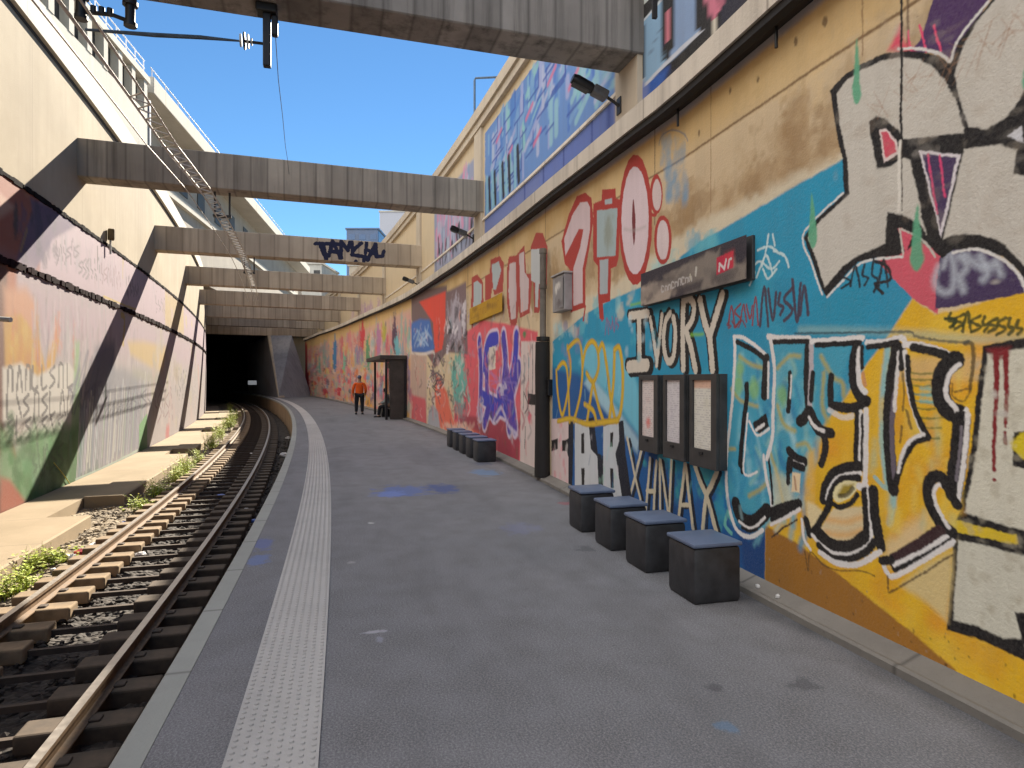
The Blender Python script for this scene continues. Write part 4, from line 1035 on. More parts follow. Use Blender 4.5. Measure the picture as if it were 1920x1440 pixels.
# letters left of the pipe
def Z2(pts): return [(860 + x / 6, 420 + y / 6) for x, y in pts]
for pts in ([(150, 600), (210, 570), (270, 640), (280, 880), (250, 1270), (150, 1280), (140, 900)], [(300, 580), (350, 560), (380, 700), (360, 860), (300, 860)], [(360, 400), (460, 360), (510, 440), (500, 760), (400, 800), (350, 560)], [(540, 520), (565, 370), (660, 350), (690, 800), (650, 1150), (590, 1160), (540, 870)], [(640, 360), (740, 240), (760, 560), (830, 560), (800, 1000), (690, 1060), (660, 760)], [(810, 260), (870, 100), (945, 100), (1000, 260), (990, 700), (900, 1000), (850, 1000), (840, 700)]):
    G.fill(Z2(pts), (158, 62, 54))
for pts in ([(170, 660), (210, 640), (258, 680), (258, 840), (220, 1240), (160, 1250), (165, 900)], [(370, 460), (450, 420), (480, 520), (420, 740), (390, 740)], [(570, 450), (640, 430), (650, 780), (640, 1060), (590, 1080), (560, 760)], [(680, 340), (735, 310), (740, 540), (790, 620), (780, 960), (700, 1000), (690, 700)], [(815, 290), (900, 280), (985, 300), (960, 640), (900, 680), (890, 940), (860, 930), (860, 660), (815, 640)]):
    G.fill(Z2(pts), rr.choice([(178, 182, 182), (188, 172, 172), (160, 170, 172)]))

# pink field and everything left of the pipe
G.fill([(872, 625), (905, 600), (945, 606), (1008, 622), (1008, 880), (972, 868), (900, 836), (850, 812), (855, 700)], (208, 88, 98), soft=.04)
for k in range(40): G.blot(rr.uniform(865, 1000), rr.uniform(640, 830), .14, .12, rr.choice([(214, 96, 92), (196, 74, 96), (210, 110, 120), (190, 70, 80)]), .1, .5, k)
G.fill([(862, 778), (975, 790), (973, 868), (890, 832), (862, 820)], (160, 62, 76), soft=.06)
for k in range(24): G.blot(rr.uniform(880, 975), rr.uniform(790, 855), .07, .08, rr.choice([(176, 74, 84), (140, 50, 66), (120, 84, 70)]), .06, .5, k, .8)
PL = [[(899, 642), (902, 700), (900, 775)], [(909, 690), (911, 660), (918, 640), (931, 636)], [(912, 680), (914, 740), (925, 775), (936, 765)], [(944, 634), (948, 680), (944, 720)], [(955, 730), (965, 680), (968, 634)], [(950, 700), (958, 740), (965, 800)], [(936, 740), (955, 742), (972, 690)], [(905, 745), (930, 760), (960, 775)], [(958, 770), (955, 800)], [(915, 770), (908, 792)]]
for p in PL: G.line(p, (206, 196, 214), .52, soft=.03, a=.85)
for i, p in enumerate(PL): G.line(p, ((72, 58, 160), (56, 60, 172), (92, 66, 156))[i % 3], .36, soft=.03)
for k in range(14): G.line([(rr.uniform(900, 970), rr.uniform(650, 760)), (rr.uniform(900, 970), rr.uniform(700, 790))][:2], (150, 130, 196), .04, soft=.03, a=.35)
G.fill([(917, 652), (929, 648), (929, 692), (917, 694)], (206, 196, 182)); G.blot(898, 775, .25, .25, (190, 180, 196), .1, .7, 2, .9); G.blot(942, 726, .2, .12, (206, 196, 206), .06, .7, 3, .9); G.line([(925, 790), (938, 765), (945, 775), (955, 800), (970, 815)], (200, 190, 210), .1, soft=.04, a=.8)
G.blot(983, 627, .10, .06, (40, 130, 80), .03, .9, 1)
G.fill([(977, 640), (1009, 640), (1009, 885), (975, 868)], (206, 190, 184), soft=.03)
for px in (982, 990, 998, 1004): G.line([(px, 640 + rr.uniform(0, 30)), (px + 1, 700), (px - 1, 740 + rr.uniform(0, 40))], (60, 50, 50), .035, a=.7)
G.fill([(990, 738), (1008, 740), (1004, 760), (990, 758)], BLK); G.blot(993, 783, .12, .12, (206, 90, 110), .04, .9, 4); G.line([(985, 800), (984, 840)], BLK, .03); G.line([(982, 735), (990, 760), (984, 775)], BLK, .04, a=.7)
G.fill([(772, 545), (838, 535), (838, 660), (816, 690), (772, 600)], (112, 92, 92), soft=.05); G.fill([(786, 566), (836, 546), (836, 600), (829, 655), (816, 662), (812, 605)], (214, 74, 58), soft=.04)
G.fill([(836, 548), (874, 528), (877, 665), (834, 660)], (116, 96, 98), soft=.05)
G.blot(853, 608, .9, .55, (168, 160, 170), .12, .95, 6, .35)
for k in range(26): G.blot(rr.uniform(836, 872), rr.uniform(575, 655), .16, .14, rr.choice([(60, 54, 62), (206, 200, 206), (96, 90, 98), (150, 142, 152)]), .05, .7, k, .9)
G.fill([(771, 606), (788, 598), (806, 600), (815, 652), (808, 662), (772, 660)], (66, 106, 174), soft=.06)
for k in range(14): G.line([(rr.uniform(774, 810), rr.uniform(605, 650)), (rr.uniform(774, 812), rr.uniform(610, 655))], (160, 186, 214), .07, soft=.04, a=.7)
G.line([(771, 662), (790, 665), (812, 660), (814, 670)], (216, 206, 200), .12, soft=.05, a=.8)
G.fill([(771, 664), (800, 668), (800, 790), (771, 784)], (186, 158, 142), soft=.08); G.fill([(771, 740), (798, 748), (800, 800), (771, 790)], (196, 90, 96), soft=.1)
for k in range(22): G.blot(rr.uniform(800, 832), rr.uniform(672, 752), .2, .13, rr.choice([(60, 52, 58), (130, 100, 106), (190, 166, 160), (90, 74, 84)]), .06, .75, k, .9)
G.fill([(818, 700), (838, 735), (850, 790), (900, 812), (900, 830), (850, 815), (820, 800), (815, 740)], (218, 106, 82), soft=.1)
G.blot(860, 715, .95, .8, (98, 168, 156), .15, 1, 9, .28); G.blot(862, 690, .5, .35, (120, 180, 166), .2, .6, 10, .5); G.blot(862, 770, .7, .22, (130, 136, 140), .15, .8, 12, .8)
G.fill([(801, 800), (804, 770), (812, 757), (821, 772), (826, 806)], (160, 160, 166), soft=.08)
for k in range(30): G.blot(rr.uniform(838, 882), rr.uniform(665, 785), .12, .1, rr.choice([(70, 66, 66), (150, 190, 180), (206, 196, 186), (84, 150, 140)]), .05, .5, k, .9)
for k in range(20): G.line([(rr.uniform(825, 890), 795), (rr.uniform(825, 890), 815)], (222, 180, 160), .12, soft=.06, a=.5)
# older layers showing through, drips and quick marks over the middle of the wall
for k in range(300):
    px = rr.uniform(773, 1000); t = (px - 773) / 227; py = rr.uniform(600 - t * 40, 785 + t * 60)
    c_ = rr.choice([(226, 200, 196), (110, 84, 90), (200, 110, 110), (150, 60, 76), (90, 90, 100), (214, 150, 130), (170, 150, 160), (120, 150, 160), (70, 60, 70)])
    L = rr.uniform(6, 26); G.line([(px, py), (px + rr.uniform(-3, 3), py + L * .5), (px + rr.uniform(-4, 4), py + L)], c_, rr.uniform(.03, .11), soft=.03, a=rr.uniform(.25, .6))
for k in range(26):
    px = rr.uniform(800, 832); py = rr.uniform(672, 750); G.line([(px, py), (px + rr.uniform(-8, 8), py + rr.uniform(-10, 16)), (px + rr.uniform(-6, 6), py + rr.uniform(4, 24))], rr.choice([(44, 40, 46), (214, 196, 190), (96, 80, 90)]), .07, soft=.02, a=.8)
for k in range(18):
    px = rr.uniform(838, 870); py = rr.uniform(585, 650); G.line([(px, py), (px + rr.uniform(-7, 7), py + rr.uniform(-14, 14))], rr.choice([(40, 38, 44), (214, 208, 212), (120, 110, 120)]), .10, soft=.02, a=.85)
for k in range(26):
    px = rr.uniform(842, 880); py = rr.uniform(670, 765); G.line([(px, py), (px + rr.uniform(-6, 6), py + rr.uniform(-10, 14))], rr.choice([(70, 130, 124), (150, 200, 186), (60, 70, 70), (180, 200, 190)]), .06, soft=.02, a=.6)
for k in range(30):
    px = rr.uniform(899, 970); py = rr.uniform(645, 790); G.line([(px, py), (px + rr.uniform(-3, 3), py + rr.uniform(8, 24))], rr.choice([(120, 100, 190), (52, 46, 140), (176, 160, 206), (196, 90, 110)]), .06, soft=.03, a=.55)
for k in range(60):
    px = rr.uniform(1042, 1430); py = rr.uniform(640, 1000)
    if px < 1040 + (py - 600) * 1.2: G.line([(px, py), (px + rr.uniform(-4, 4), py + rr.uniform(10, 30))], rr.choice([(90, 170, 190), (24, 96, 150), (160, 200, 206), (20, 70, 120)]), rr.uniform(.015, .04), soft=.02, a=.4)
# far stretch towards the tunnel: dense small pieces
G.fill([(771, 560), (771, 795), (575, 742), (575, 640)], (204, 166, 148), soft=.1)
G.fill([(575, 638), (575, 655), (690, 615), (771, 578), (771, 555)], (204, 172, 118), soft=.1)
pal = [(208, 84, 96), (196, 140, 132), (206, 176, 150), (120, 176, 150), (60, 140, 180), (170, 110, 150), (222, 150, 60), (206, 60, 70), (150, 150, 150), (90, 70, 90), (214, 130, 120), (120, 90, 150), (226, 190, 90), (180, 60, 80), (220, 200, 190), (70, 160, 150)]
for k in range(520):
    px = rr.uniform(577, 771); t = (px - 577) / 194; y0 = 652 - t * 60; y1 = 742 + t * 48
    G.blot(px, rr.uniform(y0 + 6, y1), rr.uniform(.2, .75) * (1.6 - t), rr.uniform(.1, .36), tuple(int(.72 * v + .28 * 196) for v in rr.choice(pal)), .1, rr.uniform(.45, .9), k, .9)
for px, py, rx, rz, c_ in ((628, 670, .9, .9, (50, 120, 170)), (600, 690, .7, .5, (80, 160, 150)), (645, 695, .7, .9, (110, 190, 160)), (710, 640, .6, .5, (180, 120, 160)), (740, 630, .6, .5, (80, 50, 80)), (745, 650, .7, .4, (110, 180, 190)), (680, 630, .8, .4, (206, 60, 70)), (720, 625, .5, .3, (180, 170, 70)), (690, 670, .6, .6, (90, 150, 110)), (635, 735, 1.2, .4, (200, 40, 60)), (660, 745, 1, .4, (226, 140, 40)), (610, 735, 1.4, .3, (190, 40, 60)), (690, 755, .8, .4, (220, 160, 50)), (730, 690, .6, .8, (226, 120, 140)), (728, 735, .6, .5, (230, 150, 100))):
    G.blot(px, py, rx, rz, c_, .1, .95, px, .6)
for k in range(150):
    px = rr.uniform(577, 765); t = (px - 577) / 188; y0 = 690 - t * 10; y1 = 742 + t * 46
    G.blot(px, rr.uniform(y0, y1), rr.uniform(.15, .5) * (1.6 - t), rr.uniform(.1, .3), rr.choice([(206, 50, 70), (226, 120, 60), (220, 90, 110), (60, 60, 80), (230, 190, 170), (230, 170, 60)]), .08, .7, k, .9)
G.fill([(578, 742), (560, 660), (556, 640), (575, 640), (582, 742)], (150, 30, 46), soft=.1)
# the stretch beside and behind the photographer
for s0, c_ in ((.6, WHT), (-1.5, (60, 140, 170)), (-4, (190, 80, 90)), (-6.5, (206, 190, 150))):
    G.mblot(s0, 1.9, 1.1, 1.1, c_, .1, .9, int(s0 * 3) + 50, .5)
under_r = G.mesh('painted_face', M['paint'], None); under(under_r, RW)
del G

# ================================================================ upper right wall, painted bays
U = Canvas(NU, [(-6, 2, 4.705, 10.13, 20, 40), (2, 11, 4.705, 10.13, 150, 260), (11, 21, 4.705, 10.13, 170, 220), (21, 74, 4.705, 10.13, 200, 110)], .95)
UC = (206, 186, 152)
U.fill([(-9, 4), (76, 4), (76, 11), (-9, 11)], UC, metres=True)
def UR(s0, s1, z0, z1, c_, **k): U.fill([(s0, z0), (s1, z0), (s1, z1), (s0, z1)], c_, metres=True, **k)
# first bay: navy with pale blue letters
UR(-6, 9.15, 4.7, 9.9, (26, 30, 78))
UR(1, 9.15, 4.7, 7.0, (24, 24, 44), soft=.1)
U.fill([(1182, 225), (1190, 160), (1210, 150), (1255, 125), (1240, 165), (1200, 205)], (40, 92, 176), soft=.1, a=.8)
def Z6(pts): return [(1160 + x / 6, x_y / 6) for x, x_y in pts]
for p in ([(200, 430), (230, 150), (330, -40), (480, -60), (510, 720), (300, 960), (240, 860)], [(500, 700), (520, -50), (620, -60), (1010, -60), (1040, 560), (960, 600), (600, 800)]): U.fill(Z6(p), BLK)
U.fill(Z6([(245, 275), (330, 180), (470, 10), (500, -60), (512, 20), (495, 300), (500, 690), (545, 735), (440, 830), (300, 965), (262, 920), (290, 830), (290, 400)]), (128, 162, 190))
U.fill(Z6([(615, -60), (860, -60), (870, 180), (900, 310), (960, 330), (760, 540), (570, 720), (590, 560), (610, 440)]), (126, 150, 184))
U.fill(Z6([(205, 60), (290, -40), (420, -60), (300, 80), (215, 160)]), (176, 182, 176)); U.fill(Z6([(525, 130), (565, 130), (560, 470), (535, 480)]), (206, 120, 134)); B6 = BLK
for p in ([(505, -40), (500, 120), (500, 330), (530, 520), (540, 700)], [(600, -40), (605, 300), (590, 470), (560, 690)]): U.line(Z6(p), BLK, .10)
U.line(Z6([(230, 160), (340, 60), (440, -40)]), BLK, .16); U.line(Z6([(225, 160), (225, 330), (265, 420), (265, 800)]), BLK, .14)
U.line(Z6([(300, 960), (480, 770), (700, 560), (940, 340)]), (190, 192, 200), .07); U.line(Z6([(255, 270), (460, 30)]), (190, 196, 200), .05)
U.line(Z6([(350, 620), (420, 430), (470, 330)]), (90, 110, 130), .04, a=.6)
U.line(Z6([(215, 440), (225, 560), (225, 760)]), (206, 110, 130), .10)
U.fill(Z6([(930, -60), (1170, -60), (1170, 60), (1120, 160), (1060, 250), (1010, 160), (980, 60)]), (198, 112, 132), soft=.03)
U.line(Z6([(870, -50), (890, 280), (940, 310)]), BLK, .10); U.line(Z6([(1110, -40), (1105, 120)]), BLK, .04)
U.fill(Z6([(1050, 240), (1110, 190), (1120, 640), (1040, 640)]), (206, 198, 180)); U.line(Z6([(1130, 150), (1135, 420)]), BLK, .06)
# second bay: blue maze lettering
UR(10.3, 19.45, 4.7, 9.85, (98, 136, 192))
r2 = random.Random(11)
for k in range(150):
    s0 = r2.uniform(10.4, 19.3); z0 = r2.uniform(7.2, 9.5); h = r2.uniform(.3, 1.1)
    c_ = r2.choice([(126, 166, 200), (140, 184, 196), (70, 112, 186), (156, 164, 204), (134, 188, 188), (112, 154, 200), (76, 124, 190), (170, 178, 206)])
    if k % 3: U.line([(s0, z0), (s0, min(z0 + h, 9.8))], c_, r2.uniform(.12, .3), metres=True, soft=.05, a=.85)
    else: U.line([(s0, z0), (s0 - .9, z0 + .45)], c_, r2.uniform(.14, .24), metres=True, soft=.04, a=.85)
for k in range(34):
    s0 = r2.uniform(10.6, 19.2); z0 = r2.uniform(7.3, 9.4); L = r2.uniform(.4, 1.2)
    U.line([(s0, z0), (s0 - L, z0 + .05), (s0 - L, z0 + .5)][: 2 + k % 2], (44, 76, 156), .07, metres=True, sm=False, soft=.03, a=.8)
for s0, z0 in ((11.9, 9.0), (12.6, 8.2), (17.2, 8.2), (13.9, 8.9), (15.5, 8.7), (18.2, 9.1), (14.9, 7.8)): U.line([(s0, z0), (s0 - .5, z0 + .2)], (206, 110, 140), .13, metres=True, soft=.05, a=.85)
UR(10.3, 19.45, 4.7, 7.0, (92, 112, 176), soft=.08); UR(14.5, 19.45, 4.7, 6.95, (110, 120, 160), soft=.4, a=.6)
for s0 in (16.1, 16.9, 17.5, 18.3, 18.9):
    U.line([(s0, 7.25), (s0 + .1, 8.2)], (20, 22, 34), .22, metres=True, soft=.04); U.line([(s0 + .3, 7.2), (s0 + .35, 8.3)], (130, 180, 200), .2, metres=True, soft=.05)
for s0 in (10.6, 11.4, 12.9, 14.2, 15.6): U.line([(s0, 6.5), (s0, 6.95)], (40, 60, 130), .1, metres=True, a=.7)
# third bay: pink and grey-blue dripping letters
UR(20.8, 27.2, 4.7, 9.5, (146, 152, 176), soft=.1)
for k in range(90):
    s0 = r2.uniform(20.9, 27.0); z0 = r2.uniform(6.6, 8.6); U.line([(s0, z0), (s0 + r2.uniform(-.2, .2), z0 + r2.uniform(.4, 1.3))], r2.choice([(206, 130, 160), (160, 170, 190), (206, 140, 170), (130, 146, 176), (190, 150, 180), (170, 180, 200)]), r2.uniform(.15, .32), metres=True, soft=.06, a=.85)
for k in range(22):
    s0 = r2.uniform(21, 27); z0 = r2.uniform(6.5, 7.3); U.line([(s0, z0), (s0 + r2.uniform(-.3, .3), z0 + r2.uniform(.2, .7))], (36, 34, 48), .16, metres=True, soft=.05, a=.9)
U.fill([(27.2, 4.7), (21, 4.7), (21, 6.6), (27.2, 6.6)], (150, 150, 166), metres=True, soft=.3, a=.7)
# further bays: bare with a small dark tag, then pale purple pieces
U.line([(33.4, 8.2), (33.0, 8.05), (32.4, 8.0), (31.8, 7.7)], (84, 72, 66), .14, metres=True, a=.8)
for k in range(46):
    s0 = r2.uniform(42, 58); U.mblot(s0, r2.uniform(5.6, 7.4), .5, .45, r2.choice([(170, 134, 166), (190, 156, 180), (176, 140, 166), (206, 180, 180), (150, 120, 150)]), .2, .55, k, .8)
under(U.mesh('painted_face', M['paint'], None), UW)
del U

# ================================================================ the old painted wall on the left
A = Canvas(NL, [(-8, 12, -1.02, 5.94, 60, 80), (12, 22, -1.02, 5.94, 170, 330), (22, 40, -1.02, 5.94, 150, 230), (40, 74, -1.02, 5.94, 60, 100)], .37)
def AR(s0, s1, z0, z1, c_, **k): A.fill([(s0, z0), (s1, z0), (s1, z1), (s0, z1)], c_, metres=True, **k)
AR(-9, 76, -2, 6.2, (206, 192, 188))
AR(-9, 76, 4.15, 6.2, (216, 190, 204), soft=.04)
# upper strip: rust orange then purple, then pinkish
AR(-9, 17.0, 4.1, 6.2, (186, 96, 66), soft=.1); A.fill([(0, 360), (30, 390), (0, 410)], (226, 176, 150), soft=.1); A.blot(30, 412, .12, .35, (40, 30, 40), .06, .9, 2); A.blot(50, 350, .3, .25, (206, 140, 110), .1, .6, 5)
A.fill([(58, 372), (62, 400), (44, 440), (30, 500), (60, 520), (100, 450), (150, 420), (150, 400), (100, 390)], (112, 84, 130), soft=.08)
for k in range(16): A.blot(rr.uniform(40, 110), rr.uniform(390, 490), .14, .2, rr.choice([(60, 50, 96), (140, 106, 150), (90, 70, 120), (44, 40, 80)]), .08, .6, k, .8)
A.line([(52, 430), (46, 450), (40, 470)], (200, 160, 90), .1, a=.7)
for k in range(60): A.line([(x0 := rr.uniform(100, 290), 420 + (x0 - 100) * .5 + rr.uniform(0, 20)), (x0 + rr.uniform(-6, 6), 450 + (x0 - 100) * .5 + rr.uniform(10, 50))], rr.choice([(186, 176, 186), (226, 206, 216), (170, 150, 170), (206, 180, 196), (150, 160, 166)]), .07, soft=.05, a=.5)
A.line([(183, 462), (184, 490)], (40, 30, 34), .10, a=.9); A.line([(232, 475), (231, 520)], (206, 180, 80), .10, a=.8)
for i, (xa, ya, xb, yb) in enumerate(((105, 475, 150, 470), (150, 500, 190, 505), (190, 510, 228, 525), (238, 535, 262, 548), (292, 565, 322, 590))): A.scribble(xa, ya, xb, yb, ((120, 100, 120), (96, 90, 104), (150, 110, 130))[i % 3], .06, 6, 20 + i, .75, 18)
A.fill([(310, 545), (345, 570), (345, 640), (310, 620)], (226, 196, 120), soft=.2, a=.8)
for k in range(10): A.blot(rr.uniform(305, 375), rr.uniform(555, 640), .35, .3, rr.choice([(230, 206, 130), (220, 190, 196), (206, 180, 170)]), .15, .6, k, .8)
# lower strip
AR(-9, 76, -2, 4.1, (196, 184, 184), soft=.05)
AR(-9, 76, 2.6, 4.1, (202, 178, 190), soft=.6)
for k in range(170):
    x0 = rr.uniform(60, 378); y0 = 545 + (x0 - 60) * .35 + rr.uniform(0, 90); A.line([(x0, y0), (x0 + rr.uniform(-3, 1), y0 + rr.uniform(20, 90) * (1.1 - x0 / 600))], rr.choice([(150, 138, 150), (226, 216, 216), (176, 140, 156), (130, 126, 134), (206, 170, 180), (160, 160, 150)]), rr.uniform(.04, .12), soft=.06, a=.42)
AR(-9, 15.75, -1, 4.2, (190, 104, 66), soft=.15); AR(-9, 15.3, -1.1, 4.2, (120, 62, 42), soft=.1)
A.fill([(8, 540), (50, 540), (70, 570), (72, 610), (60, 640), (10, 610)], (226, 160, 120), soft=.2)
A.fill([(8, 600), (40, 590), (75, 640), (85, 690), (95, 640), (108, 605), (112, 640), (100, 690), (85, 725), (60, 700), (10, 690)], (222, 166, 44), soft=.10)
for k in range(22): A.blot(rr.uniform(14, 78), rr.uniform(600, 690), .1, .2, rr.choice([(232, 190, 80), (214, 140, 50), (226, 120, 70), (206, 150, 40)]), .08, .6, k, .8)
A.blot(108, 625, .25, .45, (226, 140, 110), .15, .8, 3, .7); A.blot(140, 660, .12, .6, (214, 120, 90), .1, .8, 4, .5)
A.fill([(5, 690), (40, 680), (70, 705), (95, 690), (130, 680), (142, 700), (146, 770), (130, 830), (80, 830), (45, 830), (32, 850), (5, 790)], (232, 226, 216), soft=.08)
A.fill([(5, 800), (50, 790), (33, 845)], (226, 214, 204), soft=.06)
for row, y0, n in ((0, 712, 8), (1, 762, 8), (2, 805, 7)):
    for k in range(n):
        x0 = 14 + k * 16 + rr.uniform(-2, 2); y = y0 - k * 1.0
        pts = rr.choice([[(x0, y + 20), (x0 + 2, y - 22), (x0 + 9, y - 18), (x0 + 9, y + 20)], [(x0 + 9, y - 20), (x0, y - 8), (x0 + 9, y + 6), (x0, y + 20)], [(x0, y - 22), (x0, y + 20), (x0 + 9, y + 16)], [(x0, y + 22), (x0 + 5, y - 24), (x0 + 10, y + 22)], [(x0, y - 20), (x0 + 9, y + 20)]])
        A.line(pts, (96, 90, 92), .085, a=.85)
A.fill([(140, 640), (150, 640), (150, 800), (130, 830), (138, 740)], (150, 196, 130), soft=.12, a=.85)
A.fill([(0, 800), (30, 850), (60, 810), (140, 800), (200, 760), (190, 880), (120, 930), (40, 945), (0, 900)], (84, 148, 74), soft=.2)
for k in range(60): A.blot(rr.uniform(0, 150), rr.uniform(810, 940), rr.uniform(.1, .3), rr.uniform(.1, .4), rr.choice([(96, 170, 96), (130, 180, 120), (70, 128, 62), (150, 186, 140), (104, 176, 130), (60, 116, 52)]), .12, .5, k, .8)
A.fill([(0, 895), (18, 900), (50, 945), (0, 965)], (196, 104, 74), soft=.1); A.fill([(140, 850), (170, 800), (200, 760), (170, 905), (120, 915)], (60, 120, 50), soft=.15, a=.8)
for k in range(90):
    x0 = rr.uniform(60, 200); y0 = 545 + rr.uniform(0, 110); A.line([(x0, y0), (x0 + rr.uniform(-8, 5), y0 + rr.uniform(25, 70))], rr.choice([(216, 200, 206), (184, 170, 180), (200, 160, 176), (170, 176, 176), (226, 214, 216)]), .07, soft=.06, a=.5)
A.fill([(150, 780), (180, 650), (215, 640), (215, 700), (185, 800), (160, 850)], (70, 74, 110), soft=.25, a=.7)
for k in range(26): x0 = rr.uniform(145, 215); A.line([(x0, 660 + rr.uniform(-10, 60)), (x0 - 18, 740 + rr.uniform(-20, 60))], rr.choice([(90, 96, 130), (130, 130, 150), (60, 64, 96)]), .1, soft=.06, a=.6)
A.line([(228, 590), (234, 600), (231, 645)], (206, 170, 70), .22, a=.9); A.line([(195, 556), (240, 575), (255, 580)], (230, 196, 90), .08, a=.9)
A.fill([(240, 640), (270, 640), (312, 650), (306, 700), (285, 690), (245, 665)], (226, 190, 96), soft=.2, a=.8)
A.fill([(250, 690), (300, 700), (300, 720), (240, 730)], (170, 170, 150), soft=.3, a=.7)
A.fill([(168, 770), (205, 690), (232, 690), (275, 720), (272, 836), (200, 874), (143, 902)], (150, 150, 160), soft=.25, a=.85)
for k in range(46):
    x0 = 150 + k * 3.0; y0 = 760 - (x0 - 150) * .35 + rr.uniform(-20, 20); A.line([(x0, y0), (x0 - 3, y0 + 60), (x0 - 7, min(905 - (x0 - 142) * .5, y0 + 130))], rr.choice([(222, 222, 226), (190, 200, 206), (206, 196, 210), (150, 160, 176), (228, 226, 214), (180, 206, 176)]), .09, soft=.04, a=.8)
A.line([(142, 900), (200, 875), (270, 838)], (206, 226, 206), .10, a=.8)
for k in range(34): A.line([(x0 := rr.uniform(152, 268), 700 + rr.uniform(0, 60)), (x0 - 4, 760 + rr.uniform(0, 40))], (84, 88, 104), .06, soft=.03, a=.55); A.fill([(262, 800), (275, 780), (275, 836), (262, 842)], (120, 186, 110), soft=.12)
for k in range(70): A.blot(rr.uniform(285, 378), rr.uniform(640, 800), rr.uniform(.2, .5), rr.uniform(.2, .6), rr.choice([(206, 196, 186), (226, 210, 206), (190, 176, 160), (214, 180, 176), (200, 190, 150), (180, 170, 170)]), .2, .5, k, .8)
for i, (xa, ya, xb, yb) in enumerate(((240, 750, 285, 745), (290, 760, 325, 755), (330, 720, 352, 720), (60, 870, 120, 850))): A.scribble(xa, ya, xb, yb, ((90, 90, 104), (140, 90, 100), (80, 80, 84), (60, 110, 60))[i], .08, 5, 40 + i, .7, 26)
A.blot(314, 812, .5, .4, (214, 90, 90), .2, .8, 4); A.blot(330, 700, .9, .5, (180, 160, 130), .3, .7, 5); A.line([(372, 690), (374, 760)], (226, 140, 130), .5, soft=.3, a=.7); A.blot(360, 660, .8, .5, (200, 170, 150), .2, .6, 7)
for k in range(50): A.blot(rr.uniform(0, 370), rr.uniform(500, 900), .05, .3, (120, 110, 100), .06, .25, k, .9)
under(A.mesh('painted_face', M['paint_sun'], None, flip=True), LW)
del A
# ================================================================ block seats along the wall
def seat():
    r = empty('block_seat')
    m = MB(); m.box((0, 0, .215), (.41, .41, .43), bev=.035); m.build('body', M['seat'], r, smooth=True)
    m = MB(); m.box((0, 0, .447), (.425, .425, .034), bev=.014); m.build('top', M['seat_top'], r, smooth=True)
    m = MB(); m.box((0, 0, .006), (.37, .37, .012)); m.build('foot', M['black'], r)
    return r
st0 = seat(); first = True
near = ['nearest grey block seat, in front of the yellow and blue painted corner', 'second block seat from the camera, below the poster cases', 'third block seat from the camera, in the front row of four',
        'farthest block seat of the front row of four']
far = ['nearest block seat of the far row of five', 'second block seat of the far row of five', 'middle block seat of the far row of five', 'fourth block seat of the far row of five', 'farthest block seat of the far row, towards the shelter']
for grp, pix, labs in (('block seats of the near row', [(1296, 1138), (1209, 1077), (1144, 1035), (1089, 1000)], near), ('block seats of the far row', [(880, 868), (866, 861), (849, 851), (835, 843), (822, 837)], far)):
    sns = [atsn(*p) for p in pix]
    nm = sum(b_ for a, b_ in sns) / len(sns)
    for i, ((s, n), lb) in enumerate(zip(sns, labs)):
        if len(sns) == 5: s = sns[0][0] + i * .74
        o = st0 if first else copy_tree(st0); first = False
        x, y, _ = P(s + .2, nm + .2)
        o.location = (x, y, 0); o.rotation_euler = (0, 0, th(s) + random.uniform(-.03, .03)); tag(o, lb, 'seat', grp)

# ================================================================ poster cases
def wallbox(m, s0, s1, n0, n1, z0, z1, mi=0, bev=.006):
    c = Vector(P((s0 + s1) / 2, (n0 + n1) / 2, (z0 + z1) / 2)); R = Matrix.Rotation(th((s0 + s1) / 2), 3, 'Z')
    return m.box(c, (abs(n1 - n0), abs(s1 - s0), abs(z1 - z0)), R, bev, mi)
def place_part(m, name, mat, root, **k):
    return under(m.build(name, mat, **k), root)
def poster_mat(i):
    m, nt, bs = new_mat('printed timetable %s' % 'abc'[i]); b = NB(nt); v = b.coord()
    sp = b.n('ShaderNodeSeparateXYZ'); b.l(v, sp.inputs[0])
    k = b.math('MULTIPLY', sp.outputs[2], 46); rows = b.rng(b.math('FRACT', k), .45, .5)
    w = b.n('ShaderNodeTexWhiteNoise', noise_dimensions='2D'); cb = b.n('ShaderNodeCombineXYZ'); b.l(b.math('FLOOR', k), cb.inputs[0]); b.l(b.math('FLOOR', b.math('MULTIPLY', sp.outputs[0], 40)), cb.inputs[1]); b.l(cb.outputs[0], w.inputs['Vector'])
    ink = b.math('MULTIPLY', rows, b.rng(w.outputs[0], .45, .5))
    base = [(.74, .66, .63), (.69, .66, .67), (.74, .72, .64)][i]
    c = b.mix(b.math('MULTIPLY', ink, .28), base, (.25, .22, .25))
    c = b.mix(b.rng(b.noise(v, scale=9, detail=5), .5, .75, 0, .5), c, [(.62, .40, .36), (.45, .40, .48), (.56, .54, .40)][i])
    if i == 2: c = b.mix(b.rng(sp.outputs[2], 1.62, 1.64, 0, .55), c, (.75, .30, .14))
    if i == 0:
        mp = b.n('ShaderNodeMapping'); b.l(v, mp.inputs[0]); ln = b.n('ShaderNodeVectorMath', operation='DISTANCE'); b.l(v, ln.inputs[0]); ln.inputs[1].default_value = (5.86, 4.15, 1.24)
        c = b.mix(b.rng(b.math('ADD', ln.outputs['Value'], b.math('MULTIPLY', b.noise(v, scale=30), .1)), .07, .13, .85, 0), c, (.75, .16, .13))
    b.l(c, bs.inputs['Base Color']); bs.inputs['Roughness'].default_value = .5
    return m
